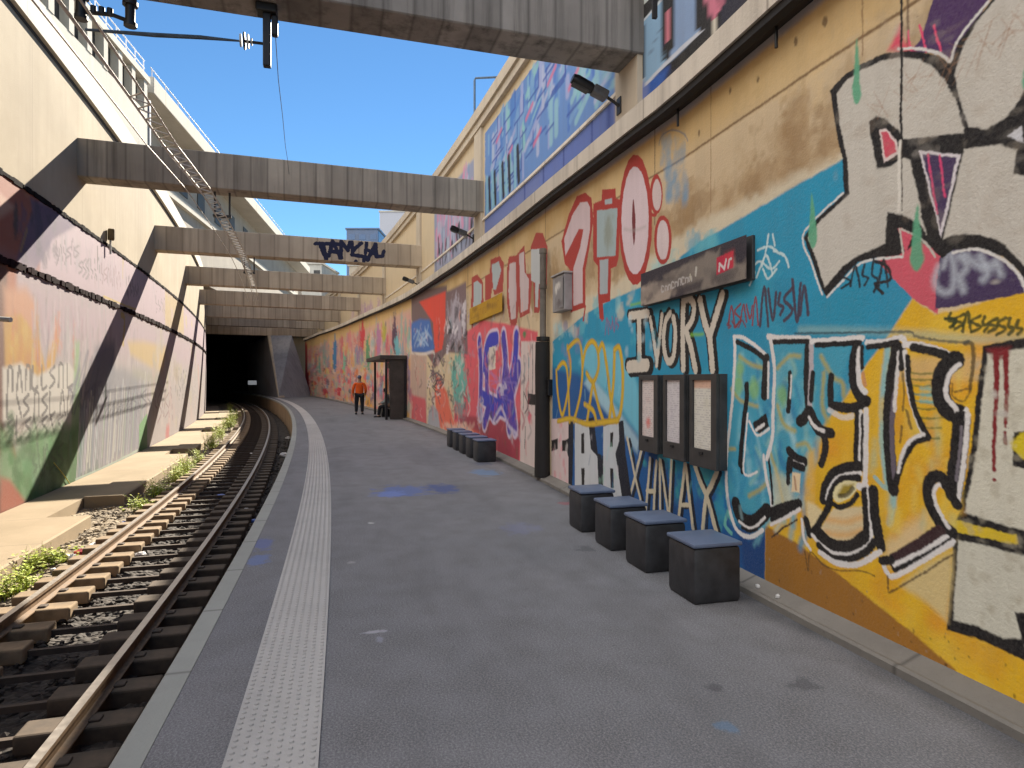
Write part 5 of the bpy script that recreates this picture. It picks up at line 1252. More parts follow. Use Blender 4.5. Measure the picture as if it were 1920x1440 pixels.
for i, ((s0, s1), lb) in enumerate(zip(((5.62, 6.06), (5.08, 5.50), (4.53, 4.98)), ('leftmost dark poster case with a faded sheet marked by a red blot', 'middle dark poster case holding a pale greyish timetable sheet', 'rightmost dark poster case with an orange strip at the top of its sheet'))):
    r = empty('poster_case', P((s0 + s1) / 2, NW, .9)); tag(r, lb, 'notice case', 'poster cases on the blue wall')
    z0, z1 = .92 - .01 * i, 1.76; nf = NW - .115
    pa = s0 + .085; pb = s1 - .055
    m = MB(); wallbox(m, s0, s1, nf + .03, NW + .01, z0, z1); place_part(m, 'back_box', M['frame'], r)
    m = MB()
    for a, b_, c, d in ((s0, pa, z0, z1), (pb, s1, z0, z1), (pa, pb, z1 - .055, z1), (pa, pb, z0, z0 + .17)): wallbox(m, a, b_, nf, nf + .029, c + (.001 if a == pa else 0), d - (.001 if a == pa else 0), bev=.003)
    place_part(m, 'frame', M['frame'], r)
    m = MB(); z2, z3 = z0 + .17, z1 - .055
    V = [P(pa, nf + .02, z2), P(pb, nf + .02, z2), P(pb, nf + .02, z3), P(pa, nf + .02, z3)]
    m.add(V, [(0, 1, 2, 3)], [(a, nf, c) for a, c in ((pa, z2), (pb, z2), (pb, z3), (pa, z3))])
    o = place_part(m, 'sheet', poster_mat(i), r)
    m = MB(); wallbox(m, (pa + pb) / 2 - .03, (pa + pb) / 2 + .03, nf - .012, nf - .001, z0 + .12, z0 + .145, bev=.003); place_part(m, 'lock', M['black'], r)

# ================================================================ flat signs: a local canvas sprayed on a board
class Board(Canvas):
    def __init__(c, s0, s1, z0, z1, n, nc, nr, gain=.88):
        c.n = n; c.gain = gain
        a, b_ = np.meshgrid(np.linspace(s0, s1, nc), np.linspace(z0, z1, nr), indexing='ij')
        c.S = a.ravel(); c.Z = b_.ravel()
        i, j = np.meshgrid(np.arange(nc - 1), np.arange(nr - 1), indexing='ij'); q = (i * nr + j).ravel()
        c.F = np.stack([q, q + nr, q + nr + 1, q + 1], 1); c.C = np.zeros((len(c.S), 3))
        c.wx = (vnoise(c.S * 14, c.Z * 14, 1) - .5); c.wz = (vnoise(c.S * 14, c.Z * 14, 2) - .5); c.g = vnoise(c.S * 70, c.Z * 70, 3) - .5
# station name board, its name sprayed over, railway emblem at the right
ns = 4.16
r = empty('station_sign', P(5.1, NW, 2.7)); tag(r, 'dark station name board, half sprayed over grey, with a small red emblem', 'sign')
m = MB(); wallbox(m, 4.13, 6.06, ns + .035, NW + .01, 2.53, 2.90); place_part(m, 'board', M['frame'], r)
N = Board(4.135, 6.055, 2.535, 2.895, ns, 300, 70)
N.fill([(4, 2), (7, 2), (7, 3), (4, 3)], (58, 52, 62), metres=True)
def NP(*p): return [(6.055 - x * 1.92, 2.895 - y * .36) for x, y in p]
N.fill(NP((.26, .28), (.62, .1), (.8, .12), (.78, .6), (1.0, .62), (1, 1.0), (.5, .98), (.44, .62), (.28, .72)), (142, 132, 122), metres=True, soft=.03, wob=.05)
N.fill(NP((-.02, .42), (.28, .42), (.40, .62), (.32, 1.02), (-.02, 1.02)), (178, 164, 150), metres=True, soft=.03, wob=.05)
for k in range(24):
    q = NP((rr.uniform(.02, .95), rr.uniform(.3, .95)))[0]; N.mblot(q[0], q[1], .12, .05, rr.choice([(140, 126, 116), (110, 102, 98), (186, 170, 156), (64, 56, 62)]), .03, .45, k, .9)
N.fill(NP((.42, .78), (.66, .72), (.64, .95), (.4, 1.0)), (52, 46, 56), metres=True, soft=.03, a=.8)
for k, x in enumerate((.25, .29, .325, .36, .395, .43, .465, .50, .535)):
    h = .30 if k in (0, 5) else .2
    pts = [(x, .66), (x, .66 - h * .55), (x + .022, .66 - h * .5), (x + .022, .66)] if k % 3 else [(x + .022, .52), (x, .5), (x, .66), (x + .022, .66)]
    N.line(NP(*[(a, b_ + .08 - (x - .25) * .25) for a, b_ in pts]), (206, 200, 196), .018, metres=True, soft=.006, a=.85)
N.line(NP((.60, .38), (.595, .56)), (214, 210, 200), .03, metres=True, soft=.008); N.line(NP((.545, .50), (.55, .64)), (206, 200, 180), .02, metres=True)
e = NP((.775, .30), (.905, .26), (.905, .66), (.775, .72))
N.fill(e, (206, 40, 74), metres=True, soft=.008, wob=0); N.fill(NP((.84, .3), (.905, .27), (.905, .6)), (222, 70, 70), metres=True, soft=.05, a=.6)
for p in ([(.795, .64), (.80, .47)], [(.80, .47), (.835, .62)], [(.835, .62), (.85, .43)], [(.865, .62), (.875, .44), (.89, .43)]): N.line(NP(*p), (232, 222, 222), .022, metres=True, sm=False, soft=.006)
under(N.mesh('name_panel', M['paint'], None), r)
# yellow board with worn red lettering
r = empty('warning_sign', P(13, NW, 3.3)); tag(r, 'long faded yellow board with worn red lettering under the coping', 'sign')
tl, tr, br, bl = wall_sz([(880, 568), (942, 560), (942, 592), (881, 600)], NW - .05)
s0, s1 = br[0], tl[0]; zc0, zc1 = (br[1] + bl[1]) / 2 - .02, (tl[1] + tr[1]) / 2
m = MB(); wallbox(m, s0, s1, NW - .015, NW + .01, zc0, zc1); place_part(m, 'board', M['yellow'], r)
N = Board(s0 + .02, s1 - .02, zc0 + .015, zc1 - .015, NW - .049, 160, 40)
N.fill([(0, 0), (30, 0), (30, 5), (0, 5)], (204, 156, 20), metres=True)
for k in range(17):
    x = s1 - .25 - k * (s1 - s0 - .5) / 17; zz = (zc0 + zc1) / 2
    N.line(rr.choice([[(x, zz - .07), (x, zz + .07), (x - .07, zz + .07)], [(x, zz + .07), (x, zz - .07), (x - .07, zz - .07)], [(x, zz - .07), (x - .035, zz + .07), (x - .07, zz - .07)]]), (150, 84, 30), .025, metres=True, sm=False, a=.5)
for k in range(14): N.mblot(rr.uniform(s0, s1), rr.uniform(zc0, zc1), .2, .06, rr.choice([(150, 110, 30), (216, 170, 40)]), .05, .5, k, .9)
under(N.mesh('face', M['paint'], None), r)

# ================================================================ drain pipe, junction box, hooks
(s, _z), = wall_sz([(1017, 700)], NW - .11)
r = empty('drain_pipe', P(s, NW, 0)); tag(r, 'thick wall drain pipe, rusty grey above and tarred black below', 'pipe')
m = MB(); m.tube([P(s, NW - .10, z) for z in (2.45, 3.0, 3.6, 3.95)], .055, 14); place_part(m, 'upper_pipe', M['pipe_rust'], r, smooth=True)
m = MB(); m.tube([P(s, NW - .11, z) for z in (.06, .7, 1.3, 1.9, 2.36)], [.14, .13, .125, .13, .12], 14); place_part(m, 'lower_pipe', M['tar'], r, smooth=True)
for z, w in ((2.41, .115), (3.3, .066), (3.9, .066)):
    m = MB(); m.tube([P(s, NW - .10, z - .035), P(s, NW - .10, z + .035)], w, 14); place_part(m, 'collar', M['dark_steel'] if z < 3 else M['pipe_rust'], r, smooth=True)
m = MB(); wallbox(m, s - .22, s - .10, NW - .08, NW + .01, 1.45, 1.72); place_part(m, 'clamp_box', M['black'], r)
(j1, _z), (j0, _z2) = wall_sz([(1033, 520), (1066, 545)], NW - .12); jm = (j0 + j1) / 2 - 8.58
r = empty('junction_box', P(8.58 + jm, NW, 3)); tag(r, 'grey metal junction box with a white paint splash beside the drain pipe', 'box')
m = MB(); wallbox(m, 8.32 + jm, 8.84 + jm, NW - .14, NW + .01, 2.78, 3.34, bev=.012); place_part(m, 'box', simple('grey enamel', (.30, .29, .29), .5, 0, .2, 4), r)
m = MB(); wallbox(m, 8.30 + jm, 8.86 + jm, NW - .165, NW + .0, 3.341, 3.37, bev=.006); place_part(m, 'lid', simple('grey lid', (.36, .35, .34), .5), r)
N = Board(8.34 + jm, 8.82 + jm, 2.82, 3.30, NW - .146, 40, 40)
N.fill([(0, 0), (30, 0), (30, 5), (0, 5)], (150, 146, 146), metres=True); N.mblot(8.62 + jm, 3.16, .13, .09, (226, 222, 214), .03, 1, 3, .8); N.mblot(8.5 + jm, 2.9, .12, .05, (90, 80, 80), .04, .6, 5, .9)
under(N.mesh('splash', M['paint'], None), r)
for px, py, lb in ((1456, 76, 'right hand black iron hook under the slab edge, above bare ochre concrete'), (1272, 222, 'left hand short black iron hook under the slab edge, above the faded blue drawing')):
    (s, z), = wall_sz([(px, py)], 4.18)
    m = MB(); m.tube([P(s + .13, 4.17, 4.405), P(s + .02, 4.17, 4.40), P(s, 4.17, 4.375), P(s, 4.17, 4.21)], .013, 8)
    tag(m.build('iron_hook', M['black'], smooth=True), lb, 'hook', 'hooks under the slab edge')

# ================================================================ floodlights on the pilasters
for px, py, L, lb in ((1161, 196, .98, 'large dark floodlight on the pilaster below the nearest beam'), (888, 446, .86, 'dark floodlight below the right end of the second beam'), (786, 534, .86, 'small dark floodlight on the bare upper wall, farthest of the three')):
    (s, z), = wall_sz([(px, py)], NU - .1)
    x, y, _ = P(s, NU - .1)
    r = empty('floodlight', (x, y, z), th(s)); tag(r, lb, 'floodlight', 'floodlights over the platform')
    R = Matrix.Rotation(math.radians(20), 3, 'Y')
    def loc(a, b_=0, c=0): return R @ Vector((-a, b_, c)) + Vector((0, 0, 0))
    m = MB(); m.box((.0, 0, -.04), (.05, .16, .3), bev=.008); m.build('wall_plate', M['dark_steel'], r)
    m = MB(); m.tube([(0, 0, -.05), loc(.10, 0, -.02), loc(.28)], .028, 8); m.build('arm', M['dark_steel'], r, smooth=True)
    m = MB(); m.box(loc(.28 + .14), (.30, .2, .17), R, .03); m.build('gear_housing', simple('grey floodlight casting', (.10, .10, .105), .5, .2), r, smooth=True)
    m = MB(); m.tube([loc(.57), loc(.62), loc(L - .08), loc(L)], [.085, .10, .105, .08], 12); m.build('lamp_head', M['black'], r, smooth=True)
    m = MB(); m.box(loc((.6 + L) / 2, 0, -.095), (L - .66, .13, .03), R, .006); m.build('lens', M['glass_dark'], r)

# ================================================================ shelter, people, bag
RAW[0] = True
sA, sB = 26.9, 31.4; nA, nB = 3.72, 4.72
r = empty('platform_shelter', P(29, 3.5, 0)); tag(r, 'dark brown waiting shelter with a flat roof against the far wall', 'shelter')
shel = simple('dark brown shelter steel', (.055, .047, .04), .55, 0, .35, 3)
m = MB(); wallbox(m, sA - .12, sB + .1, nA - .18, nB - .01, 2.62, 2.80, bev=.02); place_part(m, 'roof', shel, r)
m = MB(); wallbox(m, sA, sA + .06, nA + .27, nB - .12, .02, 2.60); place_part(m, 'side_panel', shel, r)
for n in (nA + .12, nB - .06):
    m = MB(); wallbox(m, sA - .03, sA + .09, n - .05, n + .05, 0, 2.615); place_part(m, 'post', M['black'], r)
m = MB(); wallbox(m, sB - .05, sB + .05, nA + .2, nA + .3, 0, 2.615); place_part(m, 'post', M['dark_steel'], r)
m = MB(); wallbox(m, sA + .1, sB, nB - .10, nB - .06, .3, 2.3); 
gm, nt, bs = new_mat('scratched back pane'); bs.inputs['Base Color'].default_value = (.75, .62, .6, 1); bs.inputs['Transmission Weight'].default_value = .85; bs.inputs['Roughness'].default_value = .25
place_part(m, 'back_pane', gm, r)
m = MB(); wallbox(m, sA + .1, sB, nB - .13, nB - .03, 2.31, 2.60); place_part(m, 'fascia', shel, r)
m = MB(); wallbox(m, sA + .5, sB - .5, nA + .35, nA + .78, .42, .47, bev=.012); place_part(m, 'bench_seat', M['black'], r)
for s in (sA + .8, sB - .8):
    m = MB(); wallbox(m, s - .04, s + .04, nA + .42, nA + .72, 0, .419); place_part(m, 'bench_leg', M['black'], r)

RAW[0] = False
def skin_mesh(name, joints, edges, radii, mat, parent, sub=2):
    """one continuous surface grown along a skeleton"""
    me = bpy.data.meshes.new(name); me.from_pydata(joints, edges, []); me.materials.append(mat)
    o = bpy.data.objects.new(name, me); COL.objects.link(o)
    md = o.modifiers.new('skin', 'SKIN')
    for i, v in enumerate(me.skin_vertices[0].data):
        q = radii[i]; v.radius = q if isinstance(q, tuple) else (q, q)
        v.use_root = (i == 0)
    md.use_smooth_shade = True
    sb = o.modifiers.new('sub', 'SUBSURF'); sb.levels = sub; sb.render_levels = sub
    if parent: o.parent = parent
    return o
def head_parts(r, hx, hy, hz, fy, sc=1.0, cap=None):
    """face features: nose and ears sit on the head, hair wraps it; fy is the facing angle"""
    R = Matrix.Rotation(fy, 3, 'Z')
    bm = bmesh.new(); bmesh.ops.create_uvsphere(bm, u_segments=16, v_segments=10, radius=1)
    for v in bm.verts:
        p = v.co; q = Vector((p.x * .082, p.y * .098 - .012, p.z * .098 + .03))
        if p.y > .35 and p.z < .35: q.y = min(q.y, .062)
        if p.z < -.45: q.z = max(q.z, -.055)
        v.co = R @ (q * sc)
    m = MB(); m.bm(bm, (hx, hy, hz)); m.build('hair', cap or M['hair'], r, smooth=True)
def standing(loc, rz):
    r = empty('person', loc, rz)
    # facing +y: pelvis, spine, chest, neck, head, legs with feet, arms with hands
    J = [(0, 0, .95), (0, 0, 1.12), (0, .01, 1.32), (0, .0, 1.47), (0, .01, 1.56), (0, .02, 1.66), (0, .02, 1.76),
         (.10, 0, .92), (.11, .02, .50), (.11, -.01, .08), (.12, .13, .035), (-.10, 0, .92), (-.12, .05, .50), (-.13, .0, .08), (-.14, .14, .035),
         (.19, 0, 1.43), (.25, -.02, 1.17), (.24, .10, .94), (.23, .14, .86), (-.19, 0, 1.43), (-.26, -.02, 1.17), (-.25, .08, .93), (-.24, .12, .85)]
    E = [(0, 1), (1, 2), (2, 3), (3, 4), (4, 5), (5, 6), (0, 7), (7, 8), (8, 9), (9, 10), (0, 11), (11, 12), (12, 13), (13, 14), (3, 15), (15, 16), (16, 17), (17, 18), (3, 19), (19, 20), (20, 21), (21, 22)]
    Rr = [(.14, .10), (.13, .095), (.15, .10), (.10, .08), .052, (.075, .092), (.06, .075), .085, .06, .04, (.045, .03), .085, .06, .04, (.045, .03), .06, .045, .033, (.035, .02), .06, .045, .033, (.035, .02)]
    skin_mesh('body', J, E, Rr, M['skin'], r)
    J2 = [(0, .0, .86)] + [J[i] for i in (1, 2, 3)] + [(0, .0, 1.51), J[15], J[16], (.24, .08, .98), J[19], J[20], (-.25, .06, .97)]
    skin_mesh('jacket', J2, [(0, 1), (1, 2), (2, 3), (3, 4), (3, 5), (5, 6), (6, 7), (3, 8), (8, 9), (9, 10)], [(.185, .15), (.175, .14), (.175, .13), (.12, .10), .07, .075, .062, .05, .08, .062, .05], M['orange'], r)
    skin_mesh('trousers', [(0, 0, .99), J[7], J[8], (J[9][0], J[9][1], .10), J[11], J[12], (J[13][0], J[13][1], .10)], [(0, 1), (1, 2), (2, 3), (0, 4), (4, 5), (5, 6)], [(.175, .135), .115, .085, .065, .115, .085, .065], M['navy'], r, 2)
    for a in (7, 11):
        m = MB(); m.box((J[a + 3][0], J[a + 3][1] - .06, .045), (.10, .28, .09), bev=.03); m.build('shoe', M['black'], r, smooth=True)
    m = MB(); m.box((0, .115, 1.70), (.024, .03, .045), bev=.008); m.build('nose', M['skin'], r, smooth=True)
    head_parts(r, 0, .02, 1.72, 0, 1.0, simple('grey blue cap', (.10, .12, .18), .8))
    # fingers: short curled chains at the end of each arm
    for sgn, (hx, hy, hz) in ((1, J[18]), (-1, J[22])):
        for k in range(5):
            o_ = (k - 1.5) * .019
            pts = [(hx, hy + o_, hz - .01), (hx - sgn * .006, hy + o_ * 1.05, hz - .05), (hx - sgn * .02, hy + o_, hz - .078)] if k < 4 else [(hx, hy + .035, hz + .03), (hx - sgn * .02, hy + .06, hz - .005), (hx - sgn * .025, hy + .06, hz - .03)]
            m = MB(); m.tube(pts, [.0095, .009, .007], 6); m.build('finger', M['skin'], r, smooth=True)
    return r
x, y = at(674, 777)
p = standing((x, y, 0), math.radians(14)); p.scale = (1.22, 1.1, 1.07)
tag(p, 'person in an orange safety jacket and dark trousers standing by the far shelter', 'person')
def seated(loc, rz):
    r = empty('person', loc, rz)
    J = [(0, 0, .56), (0, .03, .72), (0, .09, .92), (0, .12, 1.04), (0, .15, 1.12), (0, .18, 1.20), (0, .19, 1.29),
         (.10, .04, .54), (.12, .44, .52), (.12, .42, .09), (.13, .56, .04), (-.10, .04, .54), (-.13, .45, .52), (-.14, .50, .09), (-.15, .64, .04),
         (.19, .11, .99), (.24, .20, .75), (.15, .42, .66), (.13, .48, .62), (-.19, .11, .99), (-.24, .20, .75), (-.15, .42, .66), (-.13, .48, .62)]
    E = [(0, 1), (1, 2), (2, 3), (3, 4), (4, 5), (5, 6), (0, 7), (7, 8), (8, 9), (9, 10), (0, 11), (11, 12), (12, 13), (13, 14), (3, 15), (15, 16), (16, 17), (17, 18), (3, 19), (19, 20), (20, 21), (21, 22)]
    Rr = [(.14, .11), (.13, .10), (.15, .10), (.10, .08), .052, (.075, .09), (.06, .075), .085, .062, .042, (.045, .03), .085, .062, .042, (.045, .03), .06, .045, .033, (.035, .02), .06, .045, .033, (.035, .02)]
    skin_mesh('body', J, E, Rr, M['skin'], r)
    J2 = [(0, -.01, .54), J[1], J[2], J[3], (0, .14, 1.08), J[15], J[16], (.16, .39, .67), J[19], J[20], (-.16, .39, .67)]
    skin_mesh('pullover', J2, [(0, 1), (1, 2), (2, 3), (3, 4), (3, 5), (5, 6), (6, 7), (3, 8), (8, 9), (9, 10)], [(.17, .13), (.16, .12), (.18, .12), (.12, .1), .07, .075, .06, .048, .075, .06, .048], M['greycloth'], r)
    for a, mt in ((7, M['greencloth']), (11, M['navy'])):
        skin_mesh('trouser_leg', [J[a], J[a + 1], (J[a + 2][0], J[a + 2][1], .11)], [(0, 1), (1, 2)], [.11, .085, .062], mt, r, 2)
        m = MB(); m.box((J[a + 3][0], J[a + 3][1] - .06, .045), (.10, .28, .09), bev=.03); m.build('shoe', M['black'], r, smooth=True)
    m = MB(); m.box((0, .285, 1.23), (.024, .03, .045), bev=.008); m.build('nose', M['skin'], r, smooth=True)
    head_parts(r, 0, .19, 1.25, 0, 1.05)
    return r
RAW[0] = True; x, y, _ = P(29.0, 4.28); RAW[0] = False
p = seated((x, y, -.03), math.radians(108)); tag(p, 'person in pale grey clothes sitting on the shelter bench, dark hair', 'person')
m = MB()
bm = bmesh.new(); bmesh.ops.create_cube(bm, size=1)
bmesh.ops.subdivide_edges(bm, edges=list(bm.edges), cuts=3, use_grid_fill=True)
for v in bm.verts:
    q = v.co.copy(); k = 1 - .22 * (abs(q.x) + abs(q.y)) * (q.z + .5)
    v.co = Vector((q.x * .62 * k, q.y * .4 * k, q.z * .62)) + Vector((RNG.uniform(-.012, .012), RNG.uniform(-.012, .012), 0))
x, y = at(727, 781); m.bm(bm, (0, 0, .31))
rb = empty('travel_bag', (x, y, 0), .4); tag(rb, 'black travel bag standing on the platform under the shelter', 'bag')
m.build('bag_body', M['black'], rb, smooth=True); m = MB(); m.tube([(-.14, 0, .58), (-.12, 0, .72), (.12, 0, .72), (.14, 0, .58)], .014, 6); m.build('handle', M['black'], rb, smooth=True)

# ================================================================ overhead line and its hangers under the beams
def tubeobj(name, pts, rad, mat, parent=None, seg=8):
    m = MB(); m.tube(pts, rad, seg); o = m.build(name, mat, smooth=True)
    return under(o, parent) if parent else o
# drop post on the nearest beam
s = BEAMS[0] + .5
px_, py_ = at(501, 140, 0)[0], 0
s1_, n1_ = atsn(501, 20, 7.29); s1_ = BEAMS[0] + .38
n1_ = -.02
r = empty('drop_post', P(s1_, n1_, 7.29)); tag(r, 'black square post hanging below the nearest beam with an insulated arm', 'catenary post')
m = MB(); m.box(Vector(P(s1_, n1_, 7.22)), (.30, .24, .13), Matrix.Rotation(th(s1_), 3, 'Z'), .02); place_part(m, 'mount_plate', M['black'], r)
m = MB(); m.box(Vector(P(s1_, n1_, 6.78)), (.11, .11, .80), Matrix.Rotation(th(s1_), 3, 'Z'), .012); place_part(m, 'post', M['black'], r)
m = MB(); m.box(Vector(P(s1_, n1_ + .11, 7.0)), (.09, .1, .3), Matrix.Rotation(th(s1_), 3, 'Z'), .02); place_part(m, 'bracket', M['black'], r)
zi = 6.72
m = MB(); m.tube([P(s1_, n1_ - .06, zi), P(s1_, n1_ - .3, zi - .005)], .022, 8); place_part(m, 'arm_stub', M['dark_steel'], r, smooth=True)
for k, (dn, ra) in enumerate(((.20, .05), (.25, .10), (.30, .12), (.35, .09))):
    m = MB(); m.tube([P(s1_, n1_ - dn, zi), P(s1_, n1_ - dn - .022, zi)], ra, 12); place_part(m, 'insulator_disc', M['porcelain'] if k != 2 else M['dark_steel'], r, smooth=True)
m = MB(); m.tube([P(s1_, n1_ - .37, zi - .01), P(s1_, n1_ - .9, zi - .04), P(s1_, n1_ - 1.5, zi - .10), P(s1_, n1_ - 2.35, zi - .16)], [.014, .03, .032, .018], 8); place_part(m, 'arm', simple('blue grey tube', (.07, .10, .14), .4, .3), r, smooth=True)
# portal of two hangers that carries the line
r = empty('line_hanger', P(s1_, -2.3, 7.29)); tag(r, 'pair of thick black hangers joined by a bar, carrying the overhead line', 'hanger')
for px in (186, 261):
    d = (7.0 - EYE) * FOC / (HOR - 40); s_, n_ = sn(*at(px, 66, 6.72))
    n_ = -2.42 if px == 186 else -1.82
    m = MB(); m.tube([P(s1_, n_, 7.29), P(s1_, n_, 7.05), P(s1_, n_, 7.0), P(s1_, n_, 6.74)], [.085, .085, .065, .065], 10); place_part(m, 'hanger', M['black'], r, smooth=True)
    m = MB(); m.tube([P(s1_, n_, 6.98), P(s1_, n_, 7.03)], .10, 10); place_part(m, 'collar', M['dark_steel'], r, smooth=True)
    m = MB(); m.tube([P(s1_, n_, 6.74), P(s1_, n_, 6.69)], .085, 10); place_part(m, 'foot', M['black'], r, smooth=True)
m = MB(); m.tube([P(s1_, -2.42, 6.80), P(s1_, -2.05, 6.82), P(s1_, -1.82, 6.76)], .03, 8); place_part(m, 'cross_bar', M['black'], r, smooth=True)
for n_ in (-2.27, -2.17, -2.07):
    m = MB(); m.tube([P(s1_, n_, 6.80), P(s1_, n_, 6.90)], .04, 8); place_part(m, 'insulator', M['black'], r, smooth=True)
# lattice carrying the contact rail
def line_n(s): return float(np.interp(s, [8, 14, 17, 26, 40], [-2.3, -2.2, -2.0, -1.8, -1.77]))
r = empty('overhead_line', P(20, -2, 6.5)); tag(r, 'pale lattice girder of the overhead line running under the beams along the track', 'overhead line')
ss = np.arange(1, 41, .5)
for dn, dz, rad, nm in ((-.13, 0, .020, 'chord'), (.13, 0, .020, 'chord'), (-.42, -.05, .013, 'feeder_cable'), (0, -.22, .009, 'contact_wire')):
    m = MB(); m.tube([P(s, line_n(s) + dn, 6.52 + dz) for s in ss], rad, 6); place_part(m, nm, M['galv'], r, smooth=True)
m = MB(); k = 0
for s in np.arange(11.5, 34, .24):
    a, b_ = (-.13, .13) if k % 2 else (.13, -.13); k += 1
    m.tube([P(s, line_n(s) + a, 6.52), P(s + .24, line_n(s + .24) + b_, 6.52)], .013, 5)
place_part(m, 'lacing', M['galv'], r)
for s in (BEAMS[1] + .4, BEAMS[2] + .4):
    m = MB(); m.box(Vector(P(s, line_n(s), 6.58)), (.5, .16, .07), Matrix.Rotation(th(s), 3, 'Z'), .01); place_part(m, 'saddle', M['dark_steel'], r)
    for dn in (-.2, .2):
        m = MB(); m.tube([P(s, line_n(s) + dn, 6.6), P(s, line_n(s) + dn, 7.29)], .03, 8); place_part(m, 'suspension', M['dark_steel'], r, smooth=True)
# thin cable from the drop post to the beams behind
pts = [P(s1_, n1_ + .1, 7.2)]
for px, py, s in ((523, 150, 11.0), (531, 220, 13.4), (536, 275, 15.6), (540, 300, 18.2), (543, 330, 19.5)):
    d = np.interp(s, _S, _Y) + .2; pts.append(((px - 960) / FOC * d, d, EYE + (HOR - py) / FOC * d))
tag(tubeobj('cable', pts, .006, M['dark_steel']), 'thin dark cable dangling from the drop post to the second beam', 'cable')

# ================================================================ small fittings of the left wall
(s, z), = wall_sz([(208, 452)], NL + .1)
r = empty('wall_speaker', P(s, NL, z)); tag(r, 'small brown loudspeaker on a white stub above the left wall ledge', 'loudspeaker')
m = MB(); m.box(Vector(P(s, NL + .12, z + .2)), (.18, .26, .34), Matrix.Rotation(th(s) + .3, 3, 'Z'), .03); place_part(m, 'cabinet', simple('brown speaker box', (.10, .07, .03), .6), r)
m = MB(); m.tube([P(s, NL + .1, z + .02), P(s, NL + .1, z - .42)], .03, 8); place_part(m, 'stub', M['porcelain'], r, smooth=True)
(s, z), = wall_sz([(2, 598)], NL + .3)
m = MB(); m.tube([P(s, NL + .03, z + .02), P(s, NL + .25, z), P(s - .1, NL + .5, z - .02)], [.02, .05, .05], 8)
tag(m.build('bracket_lamp', M['porcelain'], smooth=True), 'white stub lamp sticking out of the left wall at the picture edge', 'lamp')
tag(tubeobj('conduit', [P(q, NL + .035, z) for q, z in wall_sz([(100, 868), (118, 890), (133, 912)], NL + .03)], .012, M['leaf2']), 'thin pale conduit slanting down the shaded foot of the left wall', 'conduit')

# ================================================================ spray-painted name on the third beam
def beam_tag():
    o = BEAM_OBJ[2]; s = BEAMS[2]
    N = Board(0, 1, 0, 1, 0, 2, 2)
    x0, y0, _ = P(s, NL - .2); t = th(s); ux, uy = math.cos(t), math.sin(t)
    def bl(px, py):
        # the front face is the vertical plane through the beam's near edge
        r_ = (px - 960) / FOC
        u = (r_ * y0 - x0) / (ux - r_ * uy); d = y0 + u * uy
        return u, EYE + (HOR - py) / FOC * d - 7.29
    U0, _z = bl(575, 480); U1, _z = bl(735, 480)
    N = Board(U0, U1, .02, 1.02, 0, 240, 90)
    def D(*p, w=.19): N.line([bl(*q) for q in p], (255, 255, 255), w, metres=True, sm=False, soft=.02, wob=.04)
    D((592, 457), (636, 458)); D((607, 458), (611, 485), (612, 484)); D((600, 458), (612, 486))
    D((617, 480), (624, 452), (638, 484)); D((620, 472), (634, 472)); D((640, 484), (640, 452), (652, 470), (656, 455))
    D((660, 452), (662, 478)); D((662, 470), (678, 456)); D((660, 478), (686, 482)); D((668, 490), (666, 494)); D((684, 482), (682, 494))
    D((688, 455), (686, 475)); D((690, 488), (704, 458)); D((692, 470), (702, 476)); D((705, 458), (706, 482), (718, 480), (720, 472))
    keep = N.C[:, 0] > .35
    F = N.F[keep[N.F].all(axis=1)]
    idx = np.unique(F); mp = {int(a): i for i, a in enumerate(idx)}
    m = MB(); m.v = [(float(N.S[i]), -.004, float(N.Z[i])) for i in idx]; m.pc = m.v
    m.f = [tuple(mp[int(a)] for a in f) for f in F]; m.mi = [0] * len(m.f)
    q = m.build('spray_lettering', simple('dark blue spray paint', (.006, .009, .04), .7, 0, .3), o)
beam_tag()

# ================================================================ weeds and litter along the track
def weed(r, h, n, mats):
    for part in range(2):
        m = MB()
        for k in range(n if part == 0 else n // 3):
            a = random.uniform(0, 6.28); lean = random.uniform(.1, .65); hh = h * random.uniform(.35, 1.15); w = random.uniform(.004, .008)
            bx, by = random.gauss(0, .09), random.gauss(0, .12)
            pts = [Vector((bx + math.cos(a) * lean * hh * t * t, by + math.sin(a) * lean * hh * t * t, hh * t * (1 - .12 * t))) for t in (0, .25, .5, .75, 1)]
            side = Vector((-math.sin(a), math.cos(a), 0)); V = []
            for i, p in enumerate(pts): V += [p - side * w * (1 - i * .2), p + side * w * (1 - i * .2)]
            m.add(V, [(2 * i, 2 * i + 1, 2 * i + 3, 2 * i + 2) for i in range(4)])
            for q in range(9 if part == 0 else 4):
                t = random.uniform(.25, 1); i = min(3, int(t * 4)); p = pts[i].lerp(pts[i + 1], t * 4 - i)
                b2 = random.uniform(0, 6.28); L = random.uniform(.035, .085) * (1.3 - .5 * t)
                d = Vector((math.cos(b2), math.sin(b2), random.uniform(-.35, .6))).normalized() * L; sd = Vector((-math.sin(b2), math.cos(b2), random.uniform(-.4, .4))) * L * random.uniform(.22, .4)
                m.add([p, p + d * .45 + sd, p + d, p + d * .5 - sd], [(0, 1, 2), (0, 2, 3)])
        m.build('foliage' if part == 0 else 'stems', mats[part], r, fix=False)
